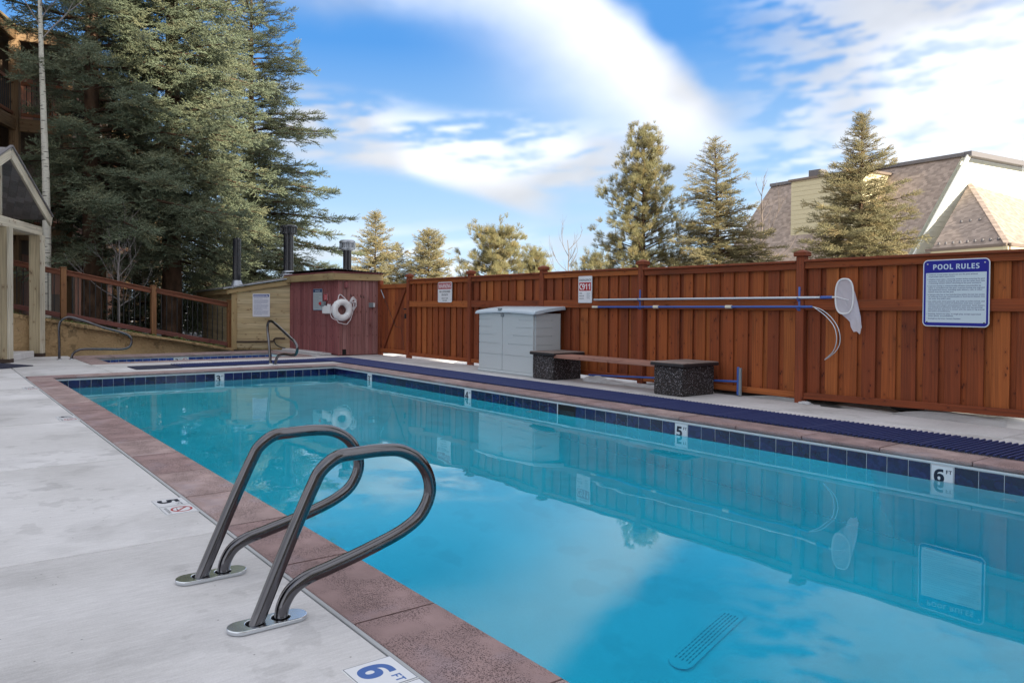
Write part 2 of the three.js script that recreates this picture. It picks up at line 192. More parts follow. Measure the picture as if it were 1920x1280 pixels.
const M = {
  concrete: std('concrete', [0.74, 0.73, 0.745], { map: rep(concreteMap, 0.35, 0.35), bumpMap: rep(concreteBump, 0.7, 0.7), bumpScale: 0.0022, roughness: 0.9 }),
  concreteB: std('concrete_b', [0.70, 0.69, 0.705], { map: rep(concreteMap, 0.35, 0.35), bumpMap: rep(concreteBump, 0.7, 0.7), bumpScale: 0.0022, roughness: 0.9 }),
  joint: std('joint_sealant', [0.42, 0.43, 0.45], { roughness: 0.95 }),
  coping: std('coping', [0.37, 0.255, 0.255], { map: rep(copingMap, 1.15, 1.15), bumpMap: rep(copingBump, 1.15, 1.15), bumpScale: 0.004, roughness: 0.85 }),
  coping2: std('coping_worn', [0.44, 0.325, 0.32], { map: rep(copingMap, 1.15, 1.15), bumpMap: rep(copingBump, 1.15, 1.15), bumpScale: 0.004, roughness: 0.85 }),
  grout: std('grout', [0.62, 0.66, 0.70], { roughness: 0.9 }),
  plaster: std('pool_plaster', [0.84, 0.98, 1.0], { roughness: 0.9, map: rep(plasterMap, 0.28, 0.28), bumpMap: grainBump, bumpScale: 0.001 }),
  tile: [[0.013, 0.021, 0.105], [0.010, 0.017, 0.085], [0.016, 0.025, 0.125]].map((c, i) => phys('navy_tile_' + 'abc'[i], c, { map: rep(tileMap, 1.6, 1.6), roughness: 0.16, clearcoat: 0.5, clearcoatRoughness: 0.06 })),
  white: std('white_plastic', [0.80, 0.81, 0.83], { roughness: 0.5 }),
  steel: phys('stainless_steel', [0.175, 0.175, 0.192], { metalness: 1, map: rep(steelMap, 1, 0.8), roughnessMap: rep(steelRough, 1, 0.8), roughness: 0.42 }),
  chrome: phys('chromed_plate', [0.70, 0.74, 0.78], { metalness: 1, roughness: 0.22 }),
  galvanised: std('galvanised_metal', [0.42, 0.45, 0.50], { metalness: 0.8, roughness: 0.42 }),
  blackMetal: std('black_painted_metal', [0.014, 0.015, 0.018], { roughness: 0.45 }),
  flue: phys('black_flue', [0.016, 0.018, 0.026], { roughness: 0.34, roughnessMap: smudge, clearcoat: 0.25 }),
  dark: std('dark_gap', [0.012, 0.012, 0.014], { roughness: 0.95 }),
  cedar: [[0.37, 0.092, 0.020], [0.29, 0.064, 0.015], [0.43, 0.120, 0.027], [0.245, 0.052, 0.014], [0.34, 0.078, 0.018]].map((c, i) => std('stained_cedar_' + 'abcde'[i], c, { map: rep(woodMap, 1.6, 0.5), bumpMap: rep(woodBump, 1.6, 0.5), bumpScale: 0.0016, roughness: 0.82 })),
  cedarPost: std('stained_cedar_post', [0.27, 0.060, 0.020], { map: rep(woodMap, 1.6, 0.5), bumpMap: rep(woodBump, 1.6, 0.5), bumpScale: 0.0014, roughness: 0.82 }),
  redBoard: [[0.30, 0.095, 0.100], [0.26, 0.078, 0.084], [0.33, 0.115, 0.118]].map((c, i) => std('faded_red_board_' + 'abc'[i], c, { map: rep(woodMap, 1.2, 0.5), bumpMap: rep(woodBump, 1.2, 0.5), bumpScale: 0.0015, roughness: 0.8 })),
  tanBoard: [[0.60, 0.47, 0.27], [0.56, 0.43, 0.25], [0.64, 0.51, 0.31]].map((c, i) => std('tan_siding_' + 'abc'[i], c, { map: rep(woodMap, 1.2, 0.5), bumpMap: rep(woodBump, 1.2, 0.5), bumpScale: 0.001, roughness: 0.8 })),
  tanTrim: std('tan_trim', [0.50, 0.36, 0.18], { map: rep(woodMap, 1.2, 0.5), bumpMap: rep(woodBump, 1.2, 0.5), bumpScale: 0.0015, roughness: 0.8 }),
  timber: std('shelter_timber', [0.52, 0.43, 0.28], { map: rep(woodMap, 1.0, 0.4), bumpMap: rep(woodBump, 1.0, 0.4), bumpScale: 0.002, roughness: 0.8 }),
  timberPale: std('pale_painted_timber', [0.66, 0.60, 0.48], { map: rep(woodMap, 1.0, 0.4), bumpMap: rep(woodBump, 1.0, 0.4), bumpScale: 0.001, roughness: 0.75 }),
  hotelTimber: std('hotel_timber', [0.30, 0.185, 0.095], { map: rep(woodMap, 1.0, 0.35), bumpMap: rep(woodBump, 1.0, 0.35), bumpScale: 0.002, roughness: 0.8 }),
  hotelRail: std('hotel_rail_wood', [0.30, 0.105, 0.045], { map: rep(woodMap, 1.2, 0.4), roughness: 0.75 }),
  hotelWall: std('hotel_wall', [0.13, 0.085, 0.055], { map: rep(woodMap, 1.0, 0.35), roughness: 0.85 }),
  railPost: std('rail_post_wood', [0.33, 0.155, 0.065], { map: rep(woodMap, 1.4, 0.5), bumpMap: rep(woodBump, 1.4, 0.5), bumpScale: 0.002, roughness: 0.7 }),
  railWood: std('rail_wood', [0.24, 0.080, 0.040], { map: rep(woodMap, 1.4, 0.5), bumpMap: rep(woodBump, 1.4, 0.5), bumpScale: 0.002, roughness: 0.7 }),
  kickBoard: std('rail_kick_board', [0.24, 0.085, 0.070], { map: rep(woodMap, 1.4, 0.5), roughness: 0.75 }),
  stucco: std('stucco', [0.47, 0.325, 0.175], { map: rep(stuccoMap, 0.6, 0.6), bumpMap: rep(stuccoBump, 0.7, 0.7), bumpScale: 0.06, roughness: 0.9 }),
  aggregate: std('exposed_aggregate', [0.9, 0.9, 0.95], { map: rep(aggMap, 1.7, 1.7), bumpMap: rep(aggBump, 1.7, 1.7), bumpScale: 0.004, roughness: 0.6 }),
  benchTop: std('bench_top', [0.33, 0.26, 0.235], { map: rep(woodMap, 0.8, 0.5), roughness: 0.7 }),
  benchEdge: std('bench_edge', [0.02, 0.018, 0.022], { roughness: 0.5 }),
  plank: std('bench_plank', [0.42, 0.21, 0.16], { map: rep(woodMap, 1.2, 0.5), bumpMap: rep(woodBump, 1.2, 0.5), bumpScale: 0.001, roughness: 0.65 }),
  resin: std('storage_resin', [0.52, 0.57, 0.60], { roughness: 0.55, bumpMap: rep(grainBump, 6, 6), bumpScale: 0.0006 }),
  resinLid: std('storage_lid_resin', [0.50, 0.58, 0.66], { roughness: 0.55, bumpMap: rep(grainBump, 6, 6), bumpScale: 0.0006 }),
  mat: std('blue_mat', [0.020, 0.036, 0.15], { roughness: 0.6 }),
  matDark: std('dark_mat', [0.022, 0.026, 0.062], { roughness: 0.8, bumpMap: rep(grainBump, 8, 8), bumpScale: 0.003 }),
  bluePole: phys('blue_pole', [0.04, 0.11, 0.42], { roughness: 0.35, clearcoat: 0.3 }),
  silverPole: phys('silver_pole', [0.62, 0.66, 0.72], { metalness: 0.7, roughness: 0.35 }),
  collar: std('cream_collar', [0.72, 0.68, 0.58], { roughness: 0.55 }),
  net: std('net_mesh', [0.82, 0.80, 0.88], { roughness: 0.9 }),
  rope: std('white_rope', [0.78, 0.75, 0.78], { roughness: 0.9 }),
  ring: phys('ring_vinyl', [0.80, 0.80, 0.82], { roughness: 0.45 }),
  greyBox: std('grey_box', [0.22, 0.26, 0.29], { roughness: 0.5 }),
  red: phys('red_plastic', [0.52, 0.03, 0.03], { roughness: 0.4 }),
  rust: std('rusty_pipe', [0.055, 0.035, 0.028], { roughness: 0.85 }),
  tin: std('corrugated_tin', [0.035, 0.036, 0.045], { metalness: 0.5, roughness: 0.5 }),
  roofGrey: std('grey_shingle', [0.30, 0.29, 0.30], { map: rep(shingleMap, 0.5, 0.5), bumpMap: rep(shingleBump, 0.5, 0.5), bumpScale: 0.008, roughness: 0.9 }),
  roofBrown: std('brown_shingle', [0.54, 0.435, 0.375], { map: rep(shingleMap, 0.42, 0.42), bumpMap: rep(shingleBump, 0.42, 0.42), bumpScale: 0.012, roughness: 0.95 }),
  sidingPale: std('pale_siding', [0.74, 0.74, 0.66], { roughness: 0.7 }),
  sidingYellow: std('yellow_siding', [0.66, 0.58, 0.38], { roughness: 0.7 }),
  fasciaGrey: std('grey_fascia', [0.17, 0.16, 0.17], { roughness: 0.7 }),
  gutter: std('brown_gutter', [0.20, 0.15, 0.12], { roughness: 0.6 }),
  bark: std('spruce_bark', [0.20, 0.125, 0.085], { map: rep(barkMap, 1, 1), bumpMap: rep(barkBump, 1, 1), bumpScale: 0.02, roughness: 0.95 }),
  twig: std('bare_twig', [0.20, 0.16, 0.14], { roughness: 0.9 }),
  greyTwig: std('grey_branch', [0.34, 0.31, 0.31], { roughness: 0.9 }),
  aspen: std('aspen_bark', [0.74, 0.72, 0.66], { map: aspenMap, roughness: 0.85 }),
  snow: std('snow', [0.86, 0.88, 0.92], { roughness: 0.7, bumpMap: rep(grainBump, 5, 5), bumpScale: 0.01 }),
  ground: std('asphalt_and_snow', [0.95, 0.95, 0.95], { map: rep(groundMap, 0.09, 0.09), roughness: 0.9 }),
  soil: std('mulch', [0.12, 0.11, 0.09], { map: rep(soilMap, 0.5, 0.5), roughness: 1 }),
  carPaint: phys('car_paint', [0.05, 0.055, 0.06], { metalness: 0.4, roughness: 0.3, clearcoat: 1, clearcoatRoughness: 0.05 }),
  rubber: std('tyre_rubber', [0.016, 0.016, 0.017], { roughness: 0.85 }),
  alloy: std('wheel_alloy', [0.62, 0.63, 0.65], { metalness: 0.8, roughness: 0.3 }),
  glass: phys('window_glass', [0.03, 0.035, 0.04], { roughness: 0.05, metalness: 0.0, clearcoat: 1 }),
};

// ───────────────────────── building helpers ─────────────────────────
const taken = new Map();
function numbered(name) { const n = taken.get(name) ?? 0; taken.set(name, n + 1); return n ? `${name}_${String(n).padStart(3, '0')}` : name; }
function shade(o) { o.castShadow = o.receiveShadow = true; return o; }
function thing(name, label, category, p = [0, 0, 0], turn = 0, group) {
  const o = new THREE.Group(); o.name = numbered(name); o.position.set(...p); o.rotation.y = turn; o.userData = { label, category };
  if (group) o.userData.group = group;
  scene.add(o); return o;
}
function place(name) { const o = new THREE.Group(); o.name = numbered(name); o.userData = { kind: 'structure' }; scene.add(o); return o; }
function part(parent, name, geo, mat, { at, turn, label, kind } = {}) {
  const m = shade(new THREE.Mesh(Array.isArray(geo) ? join(geo) : geo, mat)); m.name = name;
  if (at) m.position.set(...at);
  if (turn) m.rotation.set(...turn);
  if (label) m.userData.label = label;
  if (kind) m.userData.kind = kind;
  parent.add(m); return m;
}
function join(list) { const l = list.map((g) => { const c = g.index ? g.toNonIndexed() : g; for (const k of Object.keys(c.attributes)) if (!['position', 'normal', 'uv'].includes(k)) c.deleteAttribute(k); if (!c.attributes.uv) c.setAttribute('uv', new THREE.BufferAttribute(new Float32Array(c.attributes.position.count * 2), 2)); return c; }); return mergeGeometries(l); }
function boxUV(geo, grain = 'y', du = 0, dv = 0) {                   // uv in metres from the face a vertex lies on; v runs along the grain axis
  const g = geo.index ? geo.toNonIndexed() : geo, p = g.attributes.position, n = g.attributes.normal, uv = new Float32Array(p.count * 2);
  for (let i = 0; i < p.count; i++) {
    const c = { x: p.getX(i), y: p.getY(i), z: p.getZ(i) }, ax = Math.abs(n.getX(i)), ay = Math.abs(n.getY(i)), az = Math.abs(n.getZ(i)), across = ax >= ay && ax >= az ? ['y', 'z'] : ay >= az ? ['x', 'z'] : ['x', 'y'];
    const v = across.includes(grain) ? grain : across[1], u = across[0] === v ? across[1] : across[0];
    uv[i * 2] = c[u] + du; uv[i * 2 + 1] = c[v] + dv;
  }
  g.setAttribute('uv', new THREE.BufferAttribute(uv, 2)); return g;
}
// a board or block with chamfered edges: 44 triangles at most
function block(w, h, d, bevel = 0.004, grain = 'y', du = 0, dv = 0) {
  const b = Math.min(bevel, w / 3, h / 3, d / 3), H = [w / 2, h / 2, d / 2], pos = [];
  const at = (axis, s) => { const p = s.map((k, i) => k * (i === axis ? H[i] : H[i] - b)); return p; };   // the corner s as seen from the face across axis
  const tri = (p, q, r) => { const o = [0, 1, 2].map((i) => p[i] + q[i] + r[i]), n = [(q[1] - p[1]) * (r[2] - p[2]) - (q[2] - p[2]) * (r[1] - p[1]), (q[2] - p[2]) * (r[0] - p[0]) - (q[0] - p[0]) * (r[2] - p[2]), (q[0] - p[0]) * (r[1] - p[1]) - (q[1] - p[1]) * (r[0] - p[0])]; pos.push(...p, ...(o[0] * n[0] + o[1] * n[1] + o[2] * n[2] > 0 ? [...q, ...r] : [...r, ...q])); };
  const four = (p, q, r, t) => { tri(p, q, r); tri(p, r, t); };
  for (let a = 0; a < 3; a++) {
    const i = (a + 1) % 3, j = (a + 2) % 3, S = (sa, si, sj) => { const s = [0, 0, 0]; s[a] = sa; s[i] = si; s[j] = sj; return s; };
    for (const s of [-1, 1]) four(at(a, S(s, -1, -1)), at(a, S(s, 1, -1)), at(a, S(s, 1, 1)), at(a, S(s, -1, 1)));
    for (const si of [-1, 1]) for (const sj of [-1, 1]) four(at(i, S(-1, si, sj)), at(i, S(1, si, sj)), at(j, S(1, si, sj)), at(j, S(-1, si, sj)));
  }
  for (const x of [-1, 1]) for (const y of [-1, 1]) for (const z of [-1, 1]) tri(at(0, [x, y, z]), at(1, [x, y, z]), at(2, [x, y, z]));
  const g = new THREE.BufferGeometry(); g.setAttribute('position', new THREE.Float32BufferAttribute(pos, 3)); g.computeVertexNormals();
  return boxUV(g, grain, du, dv);
}
const box = (x0, x1, y0, y1, z0, z1, bevel = 0.004, grain = 'y', du = 0, dv = 0) => block(x1 - x0, y1 - y0, z1 - z0, bevel, grain, du, dv).translate((x0 + x1) / 2, (y0 + y1) / 2, (z0 + z1) / 2);
const plainBox = (w, h, d, grain = 'y', du = 0, dv = 0) => boxUV(new THREE.BoxGeometry(w, h, d), grain, du, dv);
function tube(points, r, seg = 8, n = 0, closed = false, tension = 0.5) {
  const c = new THREE.CatmullRomCurve3(points, closed, 'centripetal', tension), len = c.getLength(), g = new THREE.TubeGeometry(c, n || Math.max(4, points.length * 4), r, seg, closed), uv = g.attributes.uv;
  for (let i = 0; i < uv.count; i++) uv.setXY(i, uv.getY(i), uv.getX(i) * len);
  return g;
}
function rod(a, b, r0, r1 = r0, seg = 8) {                            // straight tapered rod from a to b
  const d = b.clone().sub(a), L = d.length(), g = new THREE.CylinderGeometry(r1, r0, L, seg, 1);
  g.translate(0, L / 2, 0).applyQuaternion(new THREE.Quaternion().setFromUnitVectors(V(0, 1, 0), d.normalize())).translate(a.x, a.y, a.z);
  return g;
}
function quad(a, b, c, d) {                                           // flat four-sided sheet, uv in metres from a along ab
  const e = b.clone().sub(a), u = e.clone().normalize(), n = e.clone().cross(d.clone().sub(a)).normalize(), w = n.clone().cross(u), g = new THREE.BufferGeometry(), pts = [a, b, c, a, c, d], uv = [];
  g.setAttribute('position', new THREE.Float32BufferAttribute(pts.flatMap((p) => p.toArray()), 3));
  for (const p of pts) { const q = p.clone().sub(a); uv.push(q.dot(u), q.dot(w)); }
  g.setAttribute('uv', new THREE.Float32BufferAttribute(uv, 2)); g.computeVertexNormals(); return g;
}
function prism(pts, thick) {                                          // polygon (in order, flat) given a thickness along its normal
  const n = pts[1].clone().sub(pts[0]).cross(pts[2].clone().sub(pts[0])).normalize(), u = pts[1].clone().sub(pts[0]).normalize(), w = n.clone().cross(u), to2 = (p) => { const q = p.clone().sub(pts[0]); return new THREE.Vector2(q.dot(u), q.dot(w)); };
  const g = new THREE.ExtrudeGeometry(new THREE.Shape(pts.map(to2)), { depth: thick, bevelEnabled: false });
  g.applyMatrix4(new THREE.Matrix4().makeBasis(u, w, n).setPosition(pts[0])); return g;
}
function beam(a, b, w, h, mat, parent, name, bevel = 0.006, k = 0) {   // square timber from a to b (its centre line), h upright
  const d = b.clone().sub(a), L = d.length(), g = block(w, h, L, bevel, 'z', k * 0.37, k * 0.61), m = part(parent, name, g, mat);
  m.position.copy(a).add(b).multiplyScalar(0.5); m.quaternion.setFromRotationMatrix(new THREE.Matrix4().lookAt(b, a, Math.abs(d.y) > 0.95 * L ? V(0, 0, 1) : V(0, 1, 0))); return m;
}
function canvasTexture(w, h, draw) { const c = document.createElement('canvas'); c.width = w; c.height = h; const g = c.getContext('2d'); draw(g, w, h); const t = new THREE.CanvasTexture(c); t.colorSpace = THREE.SRGBColorSpace; t.anisotropy = 8; return t; }

// ───────────────────────── the setting: ground, deck, pool, spa ─────────────────────────
const LO = 1.168, LI = 1.494, RI = 5.960, RO = 6.293, ZF = -12.238, ZFO = -12.572, ZN = 4.0, WATER = -0.172, FENCE = 8.076, OUT = -0.10;
const flat = (shape, y) => { const g = new THREE.ShapeGeometry(shape); g.rotateX(-Math.PI / 2).translate(0, y, 0); const p = g.attributes.position, uv = g.attributes.uv; for (let i = 0; i < p.count; i++) uv.setXY(i, p.getX(i), p.getZ(i)); return g; };
const rect = (C, x0, x1, z0, z1) => { const s = new C(); s.moveTo(x0, -z0); s.lineTo(x1, -z0); s.lineTo(x1, -z1); s.lineTo(x0, -z1); s.closePath(); return s; };
{
  const s = rect(THREE.Shape, -900, 900, 900, -900); s.holes.push(rect(THREE.Path, -6.95, 7.94, 5.9, -17.05));
  const m = shade(new THREE.Mesh(flat(s, OUT), M.ground)); m.name = 'ground'; m.userData = { kind: 'structure', label: 'asphalt parking ground with patches of old snow beyond the fence' }; scene.add(m);
}
const SPA = { x0: 2.70, x1: 6.36, z0: -16.25, z1: -14.80 };
const deck = place('pool_deck'); deck.userData.label = 'pale broom-finished concrete deck around the pool';
{
  const s = rect(THREE.Shape, -7, 7.95, 6, -17.1); s.holes.push(rect(THREE.Path, LI - 0.2, RI + 0.2, ZN + 0.1, ZF - 0.2), rect(THREE.Path, SPA.x0 - 0.15, SPA.x1 + 0.15, SPA.z1 + 0.15, SPA.z0 - 0.15));
  part(deck, 'joint_bed', flat(s, -0.028), M.soil);
  const r = rng(4), slab = (x0, x1, z0, z1) => {
    const g = 0.0055, m = part(deck, 'slab', box(x0 + g, x1 - g, -0.13, 0, z0 + g, z1 - g, 0.006, 'z', r() * 5, r() * 5), r() < 0.5 ? M.concrete : M.concreteB);
    m.position.y = -0.0025 * r(); return m;
  };
  const zl = [6, 4.63, 2.6, 0.56, -1.47, -3.51, -5.54, -7.57, -9.6, -12.40];
  for (let k = 0; k + 1 < zl.length; k++) for (const [a, b] of [[-7, -4.2], [-4.2, -1.5], [-1.5, 1.149]]) slab(a, b, zl[k + 1], zl[k]);
  for (const [a, b] of [[-7, -4.2], [-4.2, -1.5], [-1.5, 1.149]]) { slab(a, b, -14.45, -12.40); slab(a, b, -17.1, -14.45); }
  slab(1.149, 2.36, -14.45, ZFO - 0.004); slab(1.149, 2.36, -17.1, -14.45);
  slab(2.36, 4.4, -14.44, ZFO - 0.004); slab(4.4, RO, -14.44, ZFO - 0.004);
  slab(SPA.x1 + 0.34, 8.055, -17.1, -14.45);
  const zr = [6, 3.52, 1.5, -0.48, -2.48, -4.46, -6.5, -8.5, -10.5, -12.5, -14.45];
  for (let k = 0; k + 1 < zr.length; k++) { slab(RO, 7.30, zr[k + 1], zr[k]); slab(7.30, zr[k + 1] > -4.5 ? 7.955 : 8.055, zr[k + 1], zr[k]); }
  slab(LI - 0.33, RO, ZN + 0.33, 6);
  part(deck, 'sealant_strip', box(1.1495, LO - 0.002, -0.05, -0.003, ZFO, ZN + 0.3, 0.002, 'z'), M.joint);
}
// depth markers and no-diving tiles
function depthTile(n, ink) {
  return canvasTexture(256, 256, (g, w) => {
    g.fillStyle = '#e9eaf0'; g.fillRect(0, 0, w, w); g.strokeStyle = '#7d818c'; g.lineWidth = 4; g.strokeRect(2, 2, w - 4, w - 4);
    g.fillStyle = ink; g.font = 'bold 230px sans-serif'; g.textAlign = 'center'; g.textBaseline = 'alphabetic'; g.fillText(n, 92, 215); g.strokeStyle = ink; g.lineWidth = 9; g.strokeText(n, 92, 215);
    g.font = 'bold 66px sans-serif'; g.fillText('FT', 204, 96);
  });
}
const noDiving = canvasTexture(256, 256, (g, w) => {
  g.fillStyle = '#e9eaf0'; g.fillRect(0, 0, w, w); g.strokeStyle = '#7d818c'; g.lineWidth = 4; g.strokeRect(2, 2, w - 4, w - 4);
  g.strokeStyle = '#23262e'; g.fillStyle = '#23262e'; g.lineWidth = 11; g.beginPath(); g.moveTo(96, 78); g.lineTo(128, 104); g.lineTo(164, 128); g.stroke(); g.beginPath(); g.arc(86, 70, 13, 0, 7); g.fill();
  g.lineWidth = 7; g.beginPath(); g.moveTo(104, 84); g.lineTo(80, 108); g.moveTo(84, 138); g.bezierCurveTo(110, 128, 124, 150, 172, 138); g.stroke();
  g.strokeStyle = '#b3202c'; g.lineWidth = 17; g.beginPath(); g.arc(128, 104, 78, 0, 7); g.moveTo(74, 50); g.lineTo(182, 158); g.stroke();
  g.fillStyle = '#23262e'; g.font = 'bold 34px sans-serif'; g.textAlign = 'center'; g.fillText('NO DIVING', 128, 228);
});
const inks = { 3: '#141a33', 4: '#141a33', 5: '#141a33', 6: '#2b5fae' };
const depthMat = {}; for (const n of [3, 4, 5, 6]) depthMat[n] = phys('depth_tile_' + n, [0.9, 0.9, 0.9], { map: depthTile(String(n), inks[n]), roughness: 0.35 });
depthMat.wall6 = phys('depth_tile_wall', [0.9, 0.9, 0.9], { map: depthTile('6', '#141a33'), roughness: 0.25 });
const noDivingMat = phys('no_diving_tile', [0.9, 0.9, 0.9], { map: noDiving, roughness: 0.35 });
const facing = (g, right, up, p) => g.applyMatrix4(new THREE.Matrix4().makeBasis(right, up, right.clone().cross(up)).setPosition(p));
{
  const X = V(1, 0, 0), Z = V(0, 0, 1), side = 0.163, up = V(0, 1, 0);
  for (const [n, z] of [[6, -1.968], [5, -4.25], [4, -7.93], [3, -10.92]]) {
    for (const [k, m, what] of [[0, depthMat[n], `${n} FT depth tile set in the deck`], [1, noDivingMat, `no diving tile beside the ${n} FT tile`]]) {
      const bed = part(deck, 'depth_marker', box(1.147 - side, 1.147, -0.01, 0.0015, z + k * (side + 0.004), z + k * (side + 0.004) + side, 0.0012), M.white, { label: what });
      part(bed, 'printed_face', facing(new THREE.PlaneGeometry(side - 0.004, side - 0.004), Z, X, V(1.147 - side / 2, 0.0024, z + k * (side + 0.004) + side / 2)), m);
    }
  }
}
const floorY = (z) => z < -2.5 ? mix(-1.98, -1.02, (z + 2.5) / (ZF + 2.5)) : mix(-1.98, -2.15, (z + 2.5) / 6.5);
const pool = place('swimming_pool'); pool.userData.label = 'long rectangular swimming pool with navy waterline tile and pink coping';
{
  const g = new THREE.PlaneGeometry(RI - LI + 0.1, ZN - ZF + 0.1, 20, 60); g.rotateX(-Math.PI / 2).translate((LI + RI) / 2, 0, (ZN + ZF) / 2);
  const p = g.attributes.position; for (let i = 0; i < p.count; i++) p.setY(i, floorY(p.getZ(i))); g.computeVertexNormals();
  part(pool, 'floor', boxUV(g), M.plaster);
  const wx0 = LI - 0.012, wx1 = RI + 0.012, wz = ZF - 0.008;
  part(pool, 'wall', [box(wx0 - 0.18, wx0, -2.5, -0.04, wz - 0.1, ZN + 0.1, 0.002), box(wx1, wx1 + 0.18, -2.5, -0.04, wz - 0.1, ZN + 0.1, 0.002), box(wx0 - 0.1, wx1 + 0.1, -2.5, -0.041, wz - 0.18, wz, 0.002), box(wx0 - 0.1, wx1 + 0.1, -2.5, -0.041, ZN, ZN + 0.2, 0.002)], M.plaster);
  part(pool, 'mortar_line', [box(wx1 - 0.009, wx1 - 0.0005, -0.057, -0.039, wz, ZN, 0.003), box(wx0 + 0.0005, wx0 + 0.009, -0.057, -0.039, wz, ZN, 0.003), box(wx0, wx1, -0.0572, -0.0392, wz + 0.0005, wz + 0.009, 0.003)], M.grout);
  part(pool, 'grout_bed', [box(wx1 - 0.0045, wx1 - 0.0005, -0.212, -0.058, wz, ZN, 0.001), box(wx0 + 0.0005, wx0 + 0.0045, -0.212, -0.058, wz, ZN, 0.001), box(wx0, wx1, -0.2121, -0.0581, wz + 0.0005, wz + 0.0045, 0.001)], M.grout);
  const T = 0.1525, r = rng(9), tiles = [0, 1, 2, 3].map((k) => boxUV(block(T - 0.005, 0.149, 0.007, 0.0016), 'y', k * 0.31, k * 0.17));
  const setTile = (x, z, turn, k, mat, face, label) => {
    const m = part(pool, face ? 'depth_marker_tile' : 'waterline_tile', tiles[k], face ? M.white : mat, { at: [x, -0.1345, z], turn: [0, turn, 0], label });
    m.rotation.x += face ? 0 : (r() - 0.5) * 0.012; m.rotation.y += face ? 0 : (r() - 0.5) * 0.01;
    if (face) part(m, 'printed_face', new THREE.PlaneGeometry(T - 0.007, 0.146), face, { at: [0, 0, 0.0042] });
  };
  const wall = { 0: [depthMat.wall6, '6 FT depth tile on the fence side of the pool'], 15: [depthMat[5], '5 FT depth tile on the fence side of the pool'], 38: [depthMat[4], '4 FT depth tile on the fence side of the pool'], 56: [depthMat[3], '3 FT depth tile on the fence side of the pool'] };
  for (let k = -40; k < 65; k++) {                                    // fence side
    const z = -2.33 - T * (k + 0.5); if (z < ZF + 0.07 || z > ZN - 0.08 || k === 25 || k === 26) continue;
    setTile(wx1 - 0.005, z, -Math.PI / 2, Math.floor(r() * 4), M.tile[Math.floor(r() * 3)], wall[k]?.[0], wall[k]?.[1]);
  }
  const sk = part(pool, 'skimmer_opening', [box(wx1 - 0.008, wx1 - 0.0046, -0.21, -0.06, -6.43, -6.14, 0.001)], M.dark);
  part(sk, 'weir_flap', box(wx1 - 0.0085, wx1 - 0.006, -0.2, -0.12, -6.41, -6.16, 0.001), M.flue);
  for (let k = -16; k < 15; k++) {                                    // far end
    const x = 3.906 + T * k; if (x < wx0 + 0.06 || x > wx1 - 0.07) continue;
    setTile(x, wz + 0.005, 0, Math.floor(r() * 4), M.tile[Math.floor(r() * 3)], k === 0 ? depthMat[3] : null, k === 0 ? '3 FT depth tile at the far end of the pool' : undefined);
  }
  for (let k = 0; k < 105; k++) { const z = ZF + 0.08 + T * k; if (z < ZN - 0.08) setTile(wx0 + 0.005, z, Math.PI / 2, k % 4, M.tile[k % 3]); }
  // coping stones with a rounded nose over the water
  const stone = (w, l) => { const s = new THREE.Shape(), t = 0.036, q = 0.014; s.moveTo(0, -t); s.lineTo(w - q, -t); s.absarc(w - q, -t + q, q, -Math.PI / 2, 0); s.lineTo(w, -q); s.absarc(w - q, -q, q, 0, Math.PI / 2); s.lineTo(0.004, 0); s.lineTo(0, -0.004); s.closePath(); const g = new THREE.ExtrudeGeometry(s, { depth: l - 0.009, bevelEnabled: false, curveSegments: 3 }); g.translate(0, 0, -(l - 0.009) / 2); return g; };
  const w = LI - LO, variants = [0, 1, 2, 3, 4].map((k) => boxUV(stone(w, 0.667), 'z', k * 0.43, k * 0.71)), far = [0, 1, 2, 3, 4].map((k) => boxUV(stone(RO - RI, 0.626), 'z', k * 0.37 + 0.1, k * 0.59));
  const lay = (geo, mat, x, z, turn) => { const m = part(pool, 'coping_stone', geo, mat, { at: [x, 0.001 - 0.0025 * r(), z], turn: [0, turn, 0] }); m.rotation.z += (r() - 0.5) * 0.004; return m; };
  for (let k = -9; k < 17; k++) { const z = -1.57 - 0.667 * (k - 0.5); if (z < ZF - 0.05 || z > ZN + 0.3) continue; lay(variants[(k + 10) % 5], r() < 0.5 ? M.coping : M.coping2, LO, z, 0); }
  for (let k = -10; k < 16; k++) { const z = -2.216 - 0.626 * (k + 0.5); if (z < ZF - 0.2 || z > ZN + 0.3) continue; lay(far[(k + 10) % 5], r() < 0.5 ? M.coping : M.coping2, RO, z, Math.PI); }
  for (let k = 0; k < 8; k++) { const x = LO + 0.62 * (k + 0.5) + 0.02; lay(far[k % 5], r() < 0.5 ? M.coping : M.coping2, x, ZFO, -Math.PI / 2); }
  lay(boxUV(stone(RO - RI, 0.30), 'z', 0.2, 0.9), M.coping2, LO + 0.62 * 8 + 0.17, ZFO, -Math.PI / 2);
  // wall returns and the floor drain
  const refr = (px, py) => { const a = onY(px, py, WATER), d = ray(px, py).normalize(), n = 1 / 1.333, c = -d.y, t = n * c - Math.sqrt(1 - n * n * (1 - c * c)), e = d.multiplyScalar(n).add(V(0, t, 0)); let k = 1.5; for (let i = 0; i < 30; i++) k = (floorY(a.z + e.z * k) - WATER) / e.y; return a.add(e.multiplyScalar(k)); };
  const d0 = refr(1278, 1243), d1 = refr(1376, 1152), L = d0.distanceTo(d1), drain = new THREE.Group(); drain.name = 'floor_drain'; pool.add(drain);
  drain.position.copy(d0).add(d1).multiplyScalar(0.5).add(V(0, 0.006, 0)); drain.rotation.y = Math.atan2(-(d1.z - d0.z), d1.x - d0.x);
  const ss = new THREE.Shape(), rr = 0.062; ss.moveTo(-L / 2, -rr); ss.lineTo(L / 2, -rr); ss.absarc(L / 2, 0, rr, -Math.PI / 2, Math.PI / 2); ss.lineTo(-L / 2, rr); ss.absarc(-L / 2, 0, rr, Math.PI / 2, Math.PI * 1.5);
